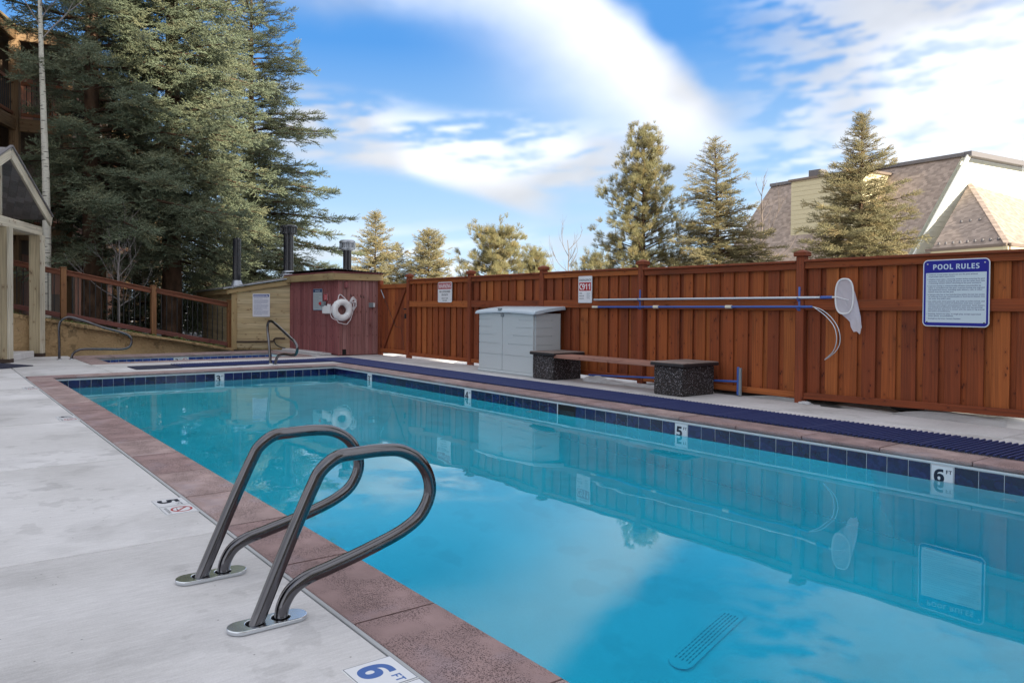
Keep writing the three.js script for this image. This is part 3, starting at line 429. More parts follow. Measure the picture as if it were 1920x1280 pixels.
  part(drain, 'cover_plate', new THREE.ExtrudeGeometry(ss, { depth: 0.004, bevelEnabled: true, bevelSize: 0.006, bevelThickness: 0.003, bevelSegments: 1 }).rotateX(-Math.PI / 2).translate(0, 0.002, 0), M.plaster);
  const slots = []; for (let j = -2; j <= 2; j++) for (let i = 0; i < 17; i++) slots.push(plainBox(L / 17 * 0.66, 0.003, 0.006).translate(-L / 2 + (i + 0.5 + (j & 1) * 0.3) * L / 17.5, 0.0095, j * 0.021));
  part(drain, 'slot', slots, M.greyBox);
  for (const z of [-6.95, -2.0, -10.2]) part(pool, 'return_inlet', new THREE.CylinderGeometry(0.045, 0.045, 0.02, 16).rotateZ(Math.PI / 2), M.white, { at: [wx1 - 0.006, -0.42, z] });
}
// water: a closed body of tinted water, its surface almost still
const waterMat = phys('pool_water', [1, 1, 1], { transmission: 1, thickness: 1, roughness: 0, ior: 1.333, attenuationColor: lin(0.40, 0.925, 0.992), attenuationDistance: 1.0 });
waterMat.side = THREE.FrontSide;
function waterBody(parentName, label, x0, x1, z0, z1, y, depth, step, height) {
  const nx = Math.round((x1 - x0) / step), nz = Math.round((z1 - z0) / step), top = new THREE.PlaneGeometry(x1 - x0, z1 - z0, nx, nz);
  top.rotateX(-Math.PI / 2).translate((x0 + x1) / 2, y, (z0 + z1) / 2);
  const p = top.attributes.position; for (let i = 0; i < p.count; i++) p.setY(i, y + height(p.getX(i), p.getZ(i))); top.computeVertexNormals();
  const low = new THREE.BoxGeometry(x1 - x0, depth, z1 - z0); low.translate((x0 + x1) / 2, y - depth / 2 - 0.004, (z0 + z1) / 2);
  const idx = [...low.index.array]; idx.splice(12, 6); low.setIndex(idx); low.clearGroups();
  const m = shade(new THREE.Mesh(join([top, low]), waterMat)); m.name = parentName; m.userData = { kind: 'structure', label }; scene.add(m); return m;
}
{
  const jet = onY(535, 716, WATER);
  waterBody('water', 'still turquoise pool water mirroring the fence and sky', LI - 0.008, RI + 0.008, ZF - 0.004, ZN + 0.05, WATER, 2.2, 0.04, (x, z) => {
    const far = smooth(-2, -10, z), d = Math.hypot((x - jet.x) * 0.6, z - jet.z);
    return (fbm(x * 1.3, z * 1.9, 2, 201) - 0.5) * 0.0016 + (fbm(x * 8, z * 10, 2, 203) - 0.5) * 0.00042 * (0.5 + far) + 0.0035 * Math.sin(d * 11) * Math.exp(-d * 1.6);
  });
}
// the small spa beyond the pool
const spa = place('spa_pool'); spa.userData.label = 'low square spa pool with blue tile band beyond the far end';
{
  const { x0, x1, z0, z1 } = SPA, r = rng(14);
  part(spa, 'shell', [box(x0 - 0.13, x0, -1.1, -0.043, z0 - 0.1, z1 + 0.1, 0.002), box(x1, x1 + 0.13, -1.1, -0.043, z0 - 0.1, z1 + 0.1, 0.002), box(x0, x1, -1.1, -0.044, z0 - 0.13, z0, 0.002), box(x0, x1, -1.1, -0.044, z1, z1 + 0.13, 0.002), box(x0 - 0.1, x1 + 0.1, -1.2, -1.05, z0 - 0.1, z1 + 0.1, 0.002)], M.plaster);
  const T = 0.1525, tiles = [0, 1, 2].map((k) => boxUV(block(T - 0.006, 0.105, 0.007, 0.0016), 'y', k * 0.31, k * 0.17));
  const blueTile = [[0.05, 0.10, 0.36], [0.04, 0.085, 0.32], [0.06, 0.12, 0.42]].map((c, i) => phys('spa_tile_' + 'abc'[i], c, { map: rep(tileMap, 1.6, 1.6), roughness: 0.2, clearcoat: 0.4 }));
  part(spa, 'grout_bed', box(x0, x1, -0.17, -0.0445, z0 + 0.0005, z0 + 0.004, 0.001), M.grout);
  for (let k = 0; k * T < x1 - x0 - T; k++) {
    const x = x0 + T * (k + 0.5), mark = k === 10 || k === 11, m = part(spa, mark ? 'depth_marker_tile' : 'waterline_tile', tiles[k % 3], mark ? M.white : blueTile[Math.floor(r() * 3)], { at: [x, -0.105, z0 + 0.006] });
    if (mark) part(m, 'printed_face', new THREE.PlaneGeometry(T - 0.01, 0.1), k === 10 ? depthMat[3] : noDivingMat, { at: [0, 0, 0.0042] });
  }
  for (let k = 0; k < 6; k++) part(spa, 'coping_stone', box(x0 - 0.33 + k * 0.7 + 0.003, x0 - 0.33 + (k + 1) * 0.7 - 0.003, -0.042, 0.012, z0 - 0.62, z0 + 0.012, 0.01, 'x', k * 0.4, k * 0.2), M.coping2);
  for (let k = 0; k < 6; k++) part(spa, 'coping_stone', box(x0 - 0.33 + k * 0.7 + 0.003, x0 - 0.33 + (k + 1) * 0.7 - 0.003, -0.042, 0.001, z1 - 0.012, z1 + 0.34, 0.01, 'x', k * 0.3, k * 0.5), M.coping2);
  for (let k = 0; k < 2; k++) part(spa, 'coping_stone', box(x0 - 0.33, x0 + 0.012, -0.042, 0.002, z0 + 0.016 + k * 0.71, z0 + 0.016 + (k + 1) * 0.71 - 0.006, 0.01, 'z', k * 0.3, 0.4), M.coping2);
  for (let k = 0; k < 2; k++) part(spa, 'coping_stone', box(x1 - 0.012, x1 + 0.33, -0.042, 0.002, z0 + 0.016 + k * 0.71, z0 + 0.016 + (k + 1) * 0.71 - 0.006, 0.01, 'z', k * 0.3, 0.4), M.coping2);
  waterBody('spa_water', 'still spa water below the far tile band', x0 - 0.004, x1 + 0.004, z0 - 0.004, z1 + 0.004, -0.15, 0.92, 0.1, () => 0);
}

// ───────────────────────── the fence, its gate and what hangs on it ─────────────────────────
const UP = V(0, 1, 0), PZ = V(0, 0, 1);
{
  const f = thing('wooden_fence', 'tall board-on-board cedar fence stained red-brown along the pool', 'fence'), r = rng(21);
  const posts = [-13.155, -11.03, -9.07, -7.03, -4.72, -2.45, -0.2, 2.05, 4.3];
  const front = Array.from({ length: 10 }, (_, k) => block(0.018, 1.45, 0.139, 0.003, 'y', k * 0.213, k * 0.377)), back = Array.from({ length: 6 }, (_, k) => block(0.016, 1.45, 0.115, 0.002, 'y', k * 0.29 + 0.1, k * 0.43));
  const capGeo = (() => { const g = new THREE.CylinderGeometry(0.02, 0.098, 0.028, 4, 1); g.rotateY(Math.PI / 4); return boxUV(g.toNonIndexed(), 'x'); })();
  posts.forEach((z, i) => {
    const p = part(f, 'post', box(-0.048, 0.048, -0.12, 1.642, -0.048, 0.048, 0.006, 'y', i * 0.31, i * 0.77), M.cedarPost, { at: [8.078, 0, z] });
    const c = part(p, 'post_cap', box(-0.07, 0.07, 1.642, 1.69, -0.07, 0.07, 0.008, 'x', i * 0.2, i * 0.4), M.cedarPost); part(c, 'cap_point', capGeo, M.cedarPost, { at: [0, 1.703, 0] });
    p.rotation.y = (r() - 0.5) * 0.04;
    if (i + 1 === posts.length) return;
    const a = z + 0.05, b = posts[i + 1] - 0.05, sag = (r() - 0.5) * 0.012;
    part(f, 'top_rail', box(8.046, 8.084, 1.502 + sag, 1.574 + sag, a, b, 0.004, 'z', i * 0.4, i * 0.9), M.cedar[i % 5]);
    part(f, 'cap_rail', box(8.018, 8.158, 1.5745 + sag, 1.603 + sag, a, b, 0.006, 'z', i * 0.5, i * 0.3), M.cedarPost);
    part(f, 'middle_rail', box(8.044, 8.084, 1.042 + sag, 1.158 + sag, a, b, 0.004, 'z', i * 0.7 + 0.2, i * 0.6), M.cedar[(i + 2) % 5]);
    const l0 = i > 4 ? 0.045 : 0, l1 = i > 3 ? 0.045 : 0, lift = (l0 + l1) / 2; beam(V(8.065, 0.081 + l0, a), V(8.065, 0.081 + l1, b), 0.038, 0.07, M.cedar[(i + 4) % 5], f, 'bottom_rail', 0.004, i);
    const n = Math.round((b - a) / 0.2), w = (b - a) / n;
    for (let k = 0; k < n; k++) {
      const m = part(f, 'board', front[Math.floor(r() * 10)], M.cedar[Math.floor(r() * 5)], { at: [8.095 + (r() - 0.5) * 0.003, 0.80 + lift * 0.6 + (r() - 0.5) * 0.008, a + w * (k + 0.5) + (r() - 0.5) * 0.012] });
      m.rotation.x = (r() - 0.5) * 0.006; m.rotation.y = (r() - 0.5) * 0.02;
      if (k) part(f, 'back_board', back[Math.floor(r() * 6)], M.cedar[Math.floor(r() * 5)], { at: [8.1215 + r() * 0.003, 0.80 + lift * 0.6, a + w * k] });
    }
    for (const e of [a + 0.035, b - 0.035]) part(f, 'back_board', back[i % 6], M.cedar[(i + 1) % 5], { at: [8.1215, 0.80 + lift * 0.6, e] });
  });
  const g = thing('fence_gate', 'cedar board gate with diagonal brace between the red hut and the fence', 'gate');
  part(g, 'hinge_post', box(8.03, 8.125, -0.1, 1.60, -14.385, -14.30, 0.006, 'y', 0.3), M.cedarPost);
  part(g, 'top_rail', box(8.042, 8.08, 1.43, 1.515, -14.29, -13.225, 0.004, 'z', 0.4), M.cedar[2]);
  part(g, 'bottom_rail', box(8.042, 8.08, 0.07, 0.145, -14.29, -13.225, 0.004, 'z', 0.8), M.cedar[0]);
  for (let k = 0; k < 8; k++) part(g, 'board', front[(k * 3) % 10], M.cedar[(k * 2 + 1) % 5], { at: [8.09 + 0.002 * (k % 2), 0.775, -14.22 + k * 0.132] });
  const brace = part(g, 'diagonal_brace', rod(V(8.064, 0.10, -14.22), V(8.064, 1.42, -13.27), 0.026, 0.026, 4), M.cedarPost);
  const wire = part(g, 'tension_wire', rod(V(8.034, 1.40, -14.25), V(8.034, 0.62, -13.62), 0.005, 0.005, 6), M.rust); part(wire, 'turnbuckle', rod(V(8.033, 1.40, -14.25), V(8.033, 1.22, -14.105), 0.012, 0.012, 8), M.galvanised);
  part(g, 'pull_wire', tube([V(8.034, 0.62, -13.62), V(8.034, 0.60, -13.42), V(8.034, 0.45, -13.36), V(8.034, 0.16, -13.27)], 0.004, 6), M.rust);
  part(g, 'latch', [box(8.02, 8.05, 0.98, 1.01, -13.30, -13.21, 0.003), box(8.02, 8.06, 0.80, 0.90, -13.255, -13.225, 0.003)], M.blackMetal);
}
const roundRect = (w, h, r, C = THREE.Shape) => { const s = new C(), x = -w / 2, y = -h / 2; s.moveTo(x + r, y); s.lineTo(x + w - r, y); s.absarc(x + w - r, y + r, r, -Math.PI / 2, 0); s.lineTo(x + w, y + h - r); s.absarc(x + w - r, y + h - r, r, 0, Math.PI / 2); s.lineTo(x + r, y + h); s.absarc(x + r, y + h - r, r, Math.PI / 2, Math.PI); s.lineTo(x, y + r); s.absarc(x + r, y + r, r, Math.PI, Math.PI * 1.5); return s; };
function sign(name, label, w, h, r, right, centre, draw, pw, ph, bolts = true, rough = 0.65) {
  const t = thing(name, label, 'sign'), plate = new THREE.ExtrudeGeometry(roundRect(w, h, r), { depth: 0.003, bevelEnabled: true, bevelSize: 0.0008, bevelThickness: 0.0008, bevelSegments: 1, curveSegments: 5 });
  const face = new THREE.ShapeGeometry(roundRect(w - 0.002, h - 0.002, r, THREE.Shape), 5), p = face.attributes.position, uv = face.attributes.uv; for (let i = 0; i < p.count; i++) uv.setXY(i, p.getX(i) / w + 0.5, p.getY(i) / h + 0.5);
  t.applyMatrix4(new THREE.Matrix4().makeBasis(right, UP, right.clone().cross(UP)).setPosition(centre));
  part(t, 'plate', plate, M.white);
  part(t, 'printed_face', face.translate(0, 0, 0.0052), phys(name + '_print', [0.92, 0.92, 0.92], { map: canvasTexture(pw, ph, draw), roughness: rough }));
  if (bolts) for (const [x, y] of [[-1, -1], [1, -1], [-1, 1], [1, 1]]) part(t, 'bolt', new THREE.CylinderGeometry(0.007, 0.007, 0.006, 8).rotateX(Math.PI / 2), y > 0 ? M.galvanised : M.blackMetal, { at: [x * (w / 2 - r * 0.9), y * (h / 2 - r * 0.9), 0.006] });
  return t;
}
function lines(g, x, y, w, list, lh, size, font = 'bold') { g.font = `${font} ${size}px sans-serif`; g.textAlign = 'left'; for (const s of list) { if (s === '') { y += lh * 0.32; continue; } const b = s[0] === '•'; if (b) g.fillText('•', x - size * 0.85, y); const txt = b ? s.slice(1) : s; g.fillText(txt, x, y, w); y += lh; } return y; }
sign('pool_rules_sign', 'large blue and white POOL RULES sign on the fence', 0.57, 0.645, 0.045, PZ, V(8.032, 1.2155, -3.152), (g, w, h) => {
  g.fillStyle = '#dfe6ee'; g.fillRect(0, 0, w, h); g.fillStyle = '#0d1592'; g.beginPath(); g.roundRect(14, 14, w - 28, h - 28, 62); g.fill();
  g.fillStyle = '#cfdfea'; g.fillRect(44, 214, w - 88, h - 280); g.fillStyle = '#c9dcec'; g.font = 'bold 116px sans-serif'; g.textAlign = 'center'; g.fillText('POOL RULES', w / 2, 160, 740);
  g.fillStyle = '#25386e';
  lines(g, 84, 254, w - 150, ['•Children 14 and under should not use the pool without', 'responsible adult supervision.', '', '•A bather must take a cleansing shower before entering the pool', 'enclosure. A bather leaving the pool to use the toilet must take', 'a cleansing shower before returning to the pool enclosure.', '', '•A person having a communicable disease transmissible by', 'water is excluded from the pool. A person having any exposed', 'sub-epidermal tissue, including open blisters, cuts, or other', 'lesions may not use the pool.', '', '•A person who has or has had diarrhea within the last two weeks', 'or suffering from any communicable or fecal-borne disease may', 'not enter any public pool.', '', '•Any child under three years old, any child not toilet trained, and', 'anyone who lacks control of defecation shall wear a water', 'resistant swim diaper and waterproof swimwear. Swim diapers', 'and waterproof swimwear shall have waist and leg openings', 'fitted such that they are in contact with the waist or leg around', 'the entire circumference.', '', '•Running, boisterous play, or rough play, except supervised', 'water sports, are prohibited.', '', '•Emergency Services Contact Number'], 32.5, 27);
  g.fillRect(560, 1052, 240, 3);
}, 960, 1086);
sign('warning_sign', 'small white sign with red WARNING band on the fence near the gate', 0.47, 0.385, 0.03, PZ, V(8.034, 1.322, -11.80), (g, w, h) => {
  g.fillStyle = '#e6e7ec'; g.fillRect(0, 0, w, h); g.fillStyle = '#a8242c'; g.fillRect(16, 18, w - 32, 138); g.textAlign = 'center'; g.fillStyle = '#eceaf0'; g.font = 'bold 124px sans-serif'; g.fillText('WARNING', w / 2, 132, w - 70);
  g.fillStyle = '#2b2f3a'; g.font = 'bold 60px sans-serif'; g.fillText('NO LIFEGUARD', w / 2, 234, w - 90); g.fillText('ON DUTY', w / 2, 304, w - 190); g.font = 'bold 38px sans-serif'; g.fillText('SWIM AT YOUR', w / 2, 372, 260); g.fillText('OWN RISK', w / 2, 420, 190);
}, 560, 450, false);
sign('emergency_sign', 'narrow white EMERGENCY 911 sign left of the pole rack', 0.285, 0.40, 0.014, PZ, V(8.034, 1.320, -8.09), (g, w, h) => {
  g.fillStyle = '#e8e8ee'; g.fillRect(0, 0, w, h); g.strokeStyle = '#9aa0aa'; g.lineWidth = 4; g.strokeRect(4, 4, w - 8, h - 8); g.fillStyle = '#2b2f3a'; g.textAlign = 'center'; g.font = 'bold 64px sans-serif'; g.fillText('EMERGENCY', w / 2, 112, w - 50);
  g.fillStyle = '#b0222c'; g.fillRect(28, 140, w - 56, 186); g.fillStyle = '#f0eef2'; g.font = 'bold 180px sans-serif'; g.fillText('911', w / 2 + 42, 298, 270); g.strokeStyle = '#f0eef2'; g.lineWidth = 26; g.beginPath(); g.arc(104, 233, 56, Math.PI * 0.62, Math.PI * 1.38); g.stroke(); g.fillRect(72, 166, 40, 30); g.fillRect(72, 270, 40, 30);
  g.fillStyle = '#3a3f4a'; g.textAlign = 'left'; g.font = 'bold 40px sans-serif'; g.fillText('FIRE', 34, 392); g.fillText('RESCUE', 34, 450, 150); g.fillText('POLICE', 34, 508, 140); g.fillStyle = '#9aa0aa'; for (let k = 0; k < 7; k++) g.fillRect(260, 368 + k * 20, 110 - (k % 3) * 12, 8);
}, 420, 590, false);
// poles on hooks
{
  const X = 8.012, hooks = [-7.03, -4.72].map((z) => { const t = thing('pole_bracket', z < -6 ? 'blue double hook on the fence post above the bench plank' : 'blue double hook on the fence post beside the white net', 'hook', [0, 0, 0], 0, 'pole hooks on the fence posts'); part(t, 'back_strip', box(8.0245, 8.0295, 1.03, 1.30, z - 0.012, z + 0.012, 0.002), M.bluePole); for (const y of [1.168, 1.062]) part(t, 'hook', tube([V(8.026, y + 0.03, z), V(8.022, y - 0.018, z), V(8.0, y - 0.024, z), V(7.984, y - 0.006, z), V(7.986, y + 0.02, z)], 0.005, 6), M.bluePole); return t; });
  const t = thing('skimmer_net', 'silver telescopic pole with white leaf net hung on the fence', 'pool net');
  part(t, 'pole', rod(V(X, 1.166, -7.885), V(X, 1.180, -4.47), 0.0145, 0.0145, 12), M.silverPole); part(t, 'grip', rod(V(X, 1.180, -4.46), V(X, 1.182, -4.335), 0.017, 0.017, 12), M.bluePole);
  const oval = []; for (let k = 0; k < 28; k++) { const a = (k / 28) * 2 * Math.PI, c = Math.cos(a), s = Math.sin(a); oval.push(V(X - 0.018, 1.19 + 0.185 * Math.sign(s) * Math.abs(s) ** 0.8, -4.195 + 0.095 * Math.sign(c) * Math.abs(c) ** 0.7)); }
  part(t, 'net_frame', tube(oval, 0.009, 8, 84, true), M.white); part(t, 'yoke', [rod(V(X, 1.182, -4.335), V(X - 0.015, 1.185, -4.285), 0.011, 0.009), rod(V(X - 0.015, 1.185, -4.285), V(X - 0.012, 1.15, -4.15), 0.006, 0.004)], M.white);
  const nu = 32, nv = 12, pos = [], idx = [], r = rng(5);
  for (let j = 0; j <= nv; j++) for (let i = 0; i <= nu; i++) { const q = oval[Math.round(i / nu * 28) % 28], s = j / nv, tip = V(8.02 - 0.01 * s, 0.93 - 0.06 * (s > 0.8 ? 1 : 0), -4.075), w = smooth(0, 1, s); const pinch = V(mix(q.x, 8.024, Math.min(1, s * 2.2)), mix(q.y, tip.y + (q.y - 1.19) * 0.30, w), mix(q.z, tip.z + (q.z + 4.195) * 0.55, w)); pinch.x = Math.min(8.028, pinch.x - 0.012 * Math.sin(i * 1.9 + j) * s * (1 - s)); pinch.y -= 0.03 * s * Math.sin(i * 0.9) * Math.sin(i * 0.37 + 1); pos.push(pinch.x, pinch.y, pinch.z); }
  for (let j = 0; j < nv; j++) for (let i = 0; i < nu; i++) { const a = j * (nu + 1) + i, b = a + nu + 1; idx.push(a, b, a + 1, a + 1, b, b + 1); }
  const g = new THREE.BufferGeometry(); g.setAttribute('position', new THREE.Float32BufferAttribute(pos, 3)); g.setIndex(idx); g.computeVertexNormals();
  part(t, 'net_bag', g, phys('net_cloth', [0.84, 0.82, 0.9], { transmission: 0.42, roughness: 0.62, thickness: 0 }));
  const h = thing('rescue_hook', 'blue pole with cream collars and a looped rescue crook at its end', 'rescue pole');
  part(h, 'pole', rod(V(X, 1.061, -7.80), V(X, 1.079, -4.556), 0.0135, 0.0135, 12), M.bluePole); part(h, 'end_sleeve', rod(V(X, 1.0605, -7.916), V(X, 1.061, -7.80), 0.016, 0.014, 12), M.collar);
  for (const z of [-6.78, -5.66]) part(h, 'collar', rod(V(X, 1.0665 + (z + 6.78) * 0.005, z), V(X, 1.067 + (z + 6.78) * 0.005, z + 0.085), 0.021, 0.021, 12), M.collar);
  part(h, 'crook', tube([V(X, 1.079, -4.556), V(X, 1.05, -4.46), V(X, 0.96, -4.34), V(X, 0.84, -4.262), V(X, 0.70, -4.244), V(X, 0.60, -4.29), V(X, 0.50, -4.413), V(X - 0.012, 0.60, -4.31), V(X - 0.014, 0.72, -4.274), V(X - 0.014, 0.86, -4.30), V(X - 0.012, 0.98, -4.40), V(X - 0.006, 1.07, -4.53)], 0.0055, 8, 90), M.silverPole);
}
// ───────────────────────── storage box, bench, brush, snow, mats ─────────────────────────
{
  const t = thing('storage_box', 'pale blue-grey resin storage box with two doors against the fence', 'storage box');
  const ev = new Evaluator(); ev.attributes = ['position', 'normal', 'uv'];
  const cut = (base, cuts, mat) => { let a = new Brush(base); a.updateMatrixWorld(); for (const c of cuts) { const b = new Brush(c); b.updateMatrixWorld(); a = ev.evaluate(a, b, SUBTRACTION); } const g = a.geometry; g.clearGroups(); return boxUV(g.index ? g.toNonIndexed() : g); };
  const bx = (x0, x1, y0, y1, z0, z1) => new THREE.BoxGeometry(x1 - x0, y1 - y0, z1 - z0).translate((x0 + x1) / 2, (y0 + y1) / 2, (z0 + z1) / 2);
  part(t, 'plinth', box(7.452, 8.02, 0.0, 0.052, -9.985, -8.55, 0.014), M.resin);
  part(t, 'body', box(7.485, 8.0, 0.05, 0.955, -9.955, -8.60, 0.01), M.resin);
  const ys = [0.30, 0.475, 0.61, 0.735, 0.85], lip = 0.009;
  const door = (z0, z1, hinge) => cut(bx(7.462, 7.486, 0.056, 0.955, z0, z1), ys.map((y, k) => { const L = k === 0 ? 1 : [0, 0.80, 0.64, 0.54, 0.44][k], w = z1 - z0, a = hinge < 0 ? z0 - 0.01 : z1 - L * w, b = hinge < 0 ? z0 + L * w : z1 + 0.01; return bx(7.45, 7.462 + lip, y - 0.005, y + 0.005, k === 0 ? z0 - 0.01 : a, k === 0 ? z1 + 0.01 : b); }));
  part(t, 'door', door(-9.95, -9.347, -1), M.resin); part(t, 'door', door(-9.337, -8.60, 1), M.resin);
  part(t, 'side_panel', cut(bx(7.50, 8.0, 0.055, 0.955, -8.602, -8.582), ys.slice(1).map((y) => bx(7.49, 7.82, y - 0.006, y + 0.006, -8.592, -8.57))), M.resin);
  part(t, 'door_latch', box(7.444, 7.462, 0.90, 0.945, -9.37, -9.30, 0.004), M.greyBox);
  const s = new THREE.Shape(); s.moveTo(7.425, 0.958); s.quadraticCurveTo(7.43, 0.992, 7.47, 0.998); s.quadraticCurveTo(7.72, 1.045, 8.05, 1.068); s.lineTo(8.05, 1.03); s.quadraticCurveTo(7.7, 1.0, 7.5, 0.957); s.closePath();
  const lid = new THREE.ExtrudeGeometry(s, { depth: 1.46, bevelEnabled: true, bevelSize: 0.008, bevelThickness: 0.012, bevelSegments: 2, curveSegments: 8, steps: 12 }); lid.translate(0, 0, -10.0);
  { const p = lid.attributes.position; for (let i = 0; i < p.count; i++) { const k = (p.getZ(i) + 9.27) / 0.73; p.setY(i, p.getY(i) + 0.022 * (1 - k * k) * smooth(7.9, 7.5, p.getX(i)) - 0.01); } lid.computeVertexNormals(); }
  const l = part(t, 'lid', boxUV(lid), M.resinLid); part(l, 'hasp', box(7.41, 7.45, 1.0, 1.035, -9.40, -9.33, 0.004), M.greyBox);
}
{
  const t = thing('bench', 'low bench of two speckled aggregate blocks joined by a wooden plank', 'bench');
  for (const [z0, z1, x0, k] of [[-8.535, -8.08, 7.395, 1], [-6.195, -5.77, 7.335, 2]]) {
    const b = part(t, 'aggregate_block', box(x0, 7.955, 0, 0.352, z0, z1, 0.012, 'y', k * 0.3, k * 0.2), M.aggregate); b.rotation.y = 0;
    part(b, 'top_slab', box(x0 - 0.035, 7.985, 0.3535, 0.388, z0 - 0.03, z1 + 0.045, 0.006, 'z', k, k), M.benchEdge); part(b, 'top_board', box(x0 - 0.03, 7.98, 0.3885, 0.401, z0 - 0.025, z1 + 0.04, 0.004, 'z', k, k), M.benchTop);
  }
  part(t, 'seat_plank', box(7.40, 7.72, 0.322, 0.372, -8.078, -6.197, 0.006, 'z'), M.plank);
}
{
  const t = thing('pool_brush', 'blue pool brush leaning behind the bench with its head upright', 'brush');
  part(t, 'pole', rod(V(7.985, 0.06, -7.95), V(7.985, 0.176, -5.47), 0.0135, 0.0135, 10), M.bluePole);
  const h = part(t, 'brush_head', box(7.965, 8.0, 0.012, 0.352, -5.468, -5.442, 0.008), M.bluePole); part(h, 'bristles', box(7.968, 7.997, 0.004, 0.342, -5.441, -5.412, 0.004), M.greyBox);
}
{
  const lump = (name, label, pts, group) => { const r = rng(pts.length * 7 + Math.round(pts[0][0] * 100)); const gs = pts.map(([x, z, rx, rz, h]) => { const g = new THREE.SphereGeometry(1, 28, 14, 0, Math.PI * 2, 0, Math.PI / 2); const p = g.attributes.position; for (let i = 0; i < p.count; i++) { const k = 0.75 + 0.5 * fbm(p.getX(i) * 2.2 + x * 9, p.getZ(i) * 2.2 + p.getY(i) * 2 + z * 5, 3, 301); p.setXYZ(i, p.getX(i) * k, p.getY(i) * k, p.getZ(i) * k); } g.scale(rx, h, rz).translate(x, 0, z); g.computeVertexNormals(); return g; }); const m = shade(new THREE.Mesh(join(gs), M.snow)); m.name = numbered(name); m.userData = { label, category: 'snow' }; scene.add(m); };
  lump('snow_patch', 'melting grey-white snow mound under the bench plank', [[7.80, -7.62, 0.12, 0.22, 0.085], [7.84, -7.32, 0.12, 0.28, 0.045], [7.86, -6.92, 0.10, 0.26, 0.035], [7.84, -6.58, 0.07, 0.2, 0.025]]);
  lump('snow_patch', 'small heap of snow at the foot of a fence post', [[8.0, -4.62, 0.05, 0.07, 0.03]]);
  const out = (name, label, pts) => { const gs = pts.map(([x, z, rx, rz, h]) => { const g = new THREE.SphereGeometry(1, 30, 10, 0, Math.PI * 2, 0, Math.PI / 2), p = g.attributes.position; for (let i = 0; i < p.count; i++) { const k = 0.7 + 0.6 * fbm(p.getX(i) * 2.5 + x * 3, p.getZ(i) * 2.5 + z * 3, 3, 305); p.setXYZ(i, p.getX(i) * k, p.getY(i), p.getZ(i) * k); } g.scale(rx, h, rz).translate(x, OUT, z); g.computeVertexNormals(); return g; }); const m = shade(new THREE.Mesh(join(gs), M.snow)); m.name = numbered(name); m.userData = { label, category: 'snow' }; scene.add(m); };
  out('snow_patch', 'sunlit bank of snow outside the fence beyond the gate', [[9.6, -13.5, 1.6, 1.6, 0.16], [9.5, -10.9, 1.5, 1.9, 0.14], [9.9, -8.6, 1.5, 1.3, 0.10]]);
  out('snow_patch', 'thin crusted snow outside the fence near the parked car', [[8.75, -3.5, 0.55, 0.5, 0.06], [8.6, -5.4, 0.4, 0.5, 0.05], [8.55, -6.9, 0.35, 0.6, 0.05]]);
}
// slatted rubber mats laid edge to edge
{
  const w = 0.70, len = 0.915, ribs = [], r = rng(31);
  for (let k = 0; k < 21; k++) { const z = -len / 2 + 0.012 + k * (len - 0.024) / 20, a = new THREE.CylinderGeometry(0.0085, 0.0085, w, 6, 1); a.rotateZ(Math.PI / 2).translate(0, 0.0125 + 0.001 * r(), z); ribs.push(a); }
  const under = []; for (let k = 0; k < 15; k++) under.push(new THREE.BoxGeometry(0.013, 0.007, len).translate(-w / 2 + 0.01 + k * (w - 0.02) / 14, 0.0045, 0));
  for (const s of [-1, 1]) under.push(new THREE.BoxGeometry(w, 0.016, 0.008).translate(0, 0.009, s * (len / 2 - 0.005)));
  const proto = new THREE.Group(); part(proto, 'cross_ribs', ribs, M.mat, { kind: 'stuff' }); part(proto, 'runners', under, M.matDark, { kind: 'stuff' });
  const lay = (x, z, turn, label, group) => { const m = proto.clone(); m.name = numbered('rubber_mat'); m.position.set(x, 0.001, z); m.rotation.y = turn + (r() - 0.5) * 0.008; m.userData = { label, category: 'mat', group }; scene.add(m); };
  for (let k = 0; k < 18; k++) lay(6.625 + (r() - 0.5) * 0.015, -13.28 + k * 0.92, 0, 'ribbed blue rubber mat in the runner between pool and fence', 'blue mats along the fence side');
  for (let k = 0; k < 3; k++) lay(5.80 - k * 0.92, -13.32 + (r() - 0.5) * 0.01, Math.PI / 2, 'ribbed blue rubber mat in the row between pool and spa', 'blue mats at the far end');
  const d = thing('rubber_mat', 'dark flat rubber mat at the end of the row by the spa', 'mat', [3.14, 0, -13.28]); part(d, 'sheet', box(-0.36, 0.36, 0.001, 0.012, -0.34, 0.34, 0.004), M.matDark);
  const e = thing('rubber_mat', 'dark rubber door mat in front of the timber shelter', 'mat'); const s = new THREE.Shape(); s.moveTo(0.2, 14.15); s.lineTo(1.02, 14.2); s.lineTo(1.49, 14.62); s.lineTo(1.1, 15.38); s.lineTo(0.2, 15.4); s.closePath();
  part(e, 'sheet', boxUV(new THREE.ExtrudeGeometry(s, { depth: 0.012, bevelEnabled: false }).rotateX(-Math.PI / 2)), M.matDark); e.position.y = 0.001;
}
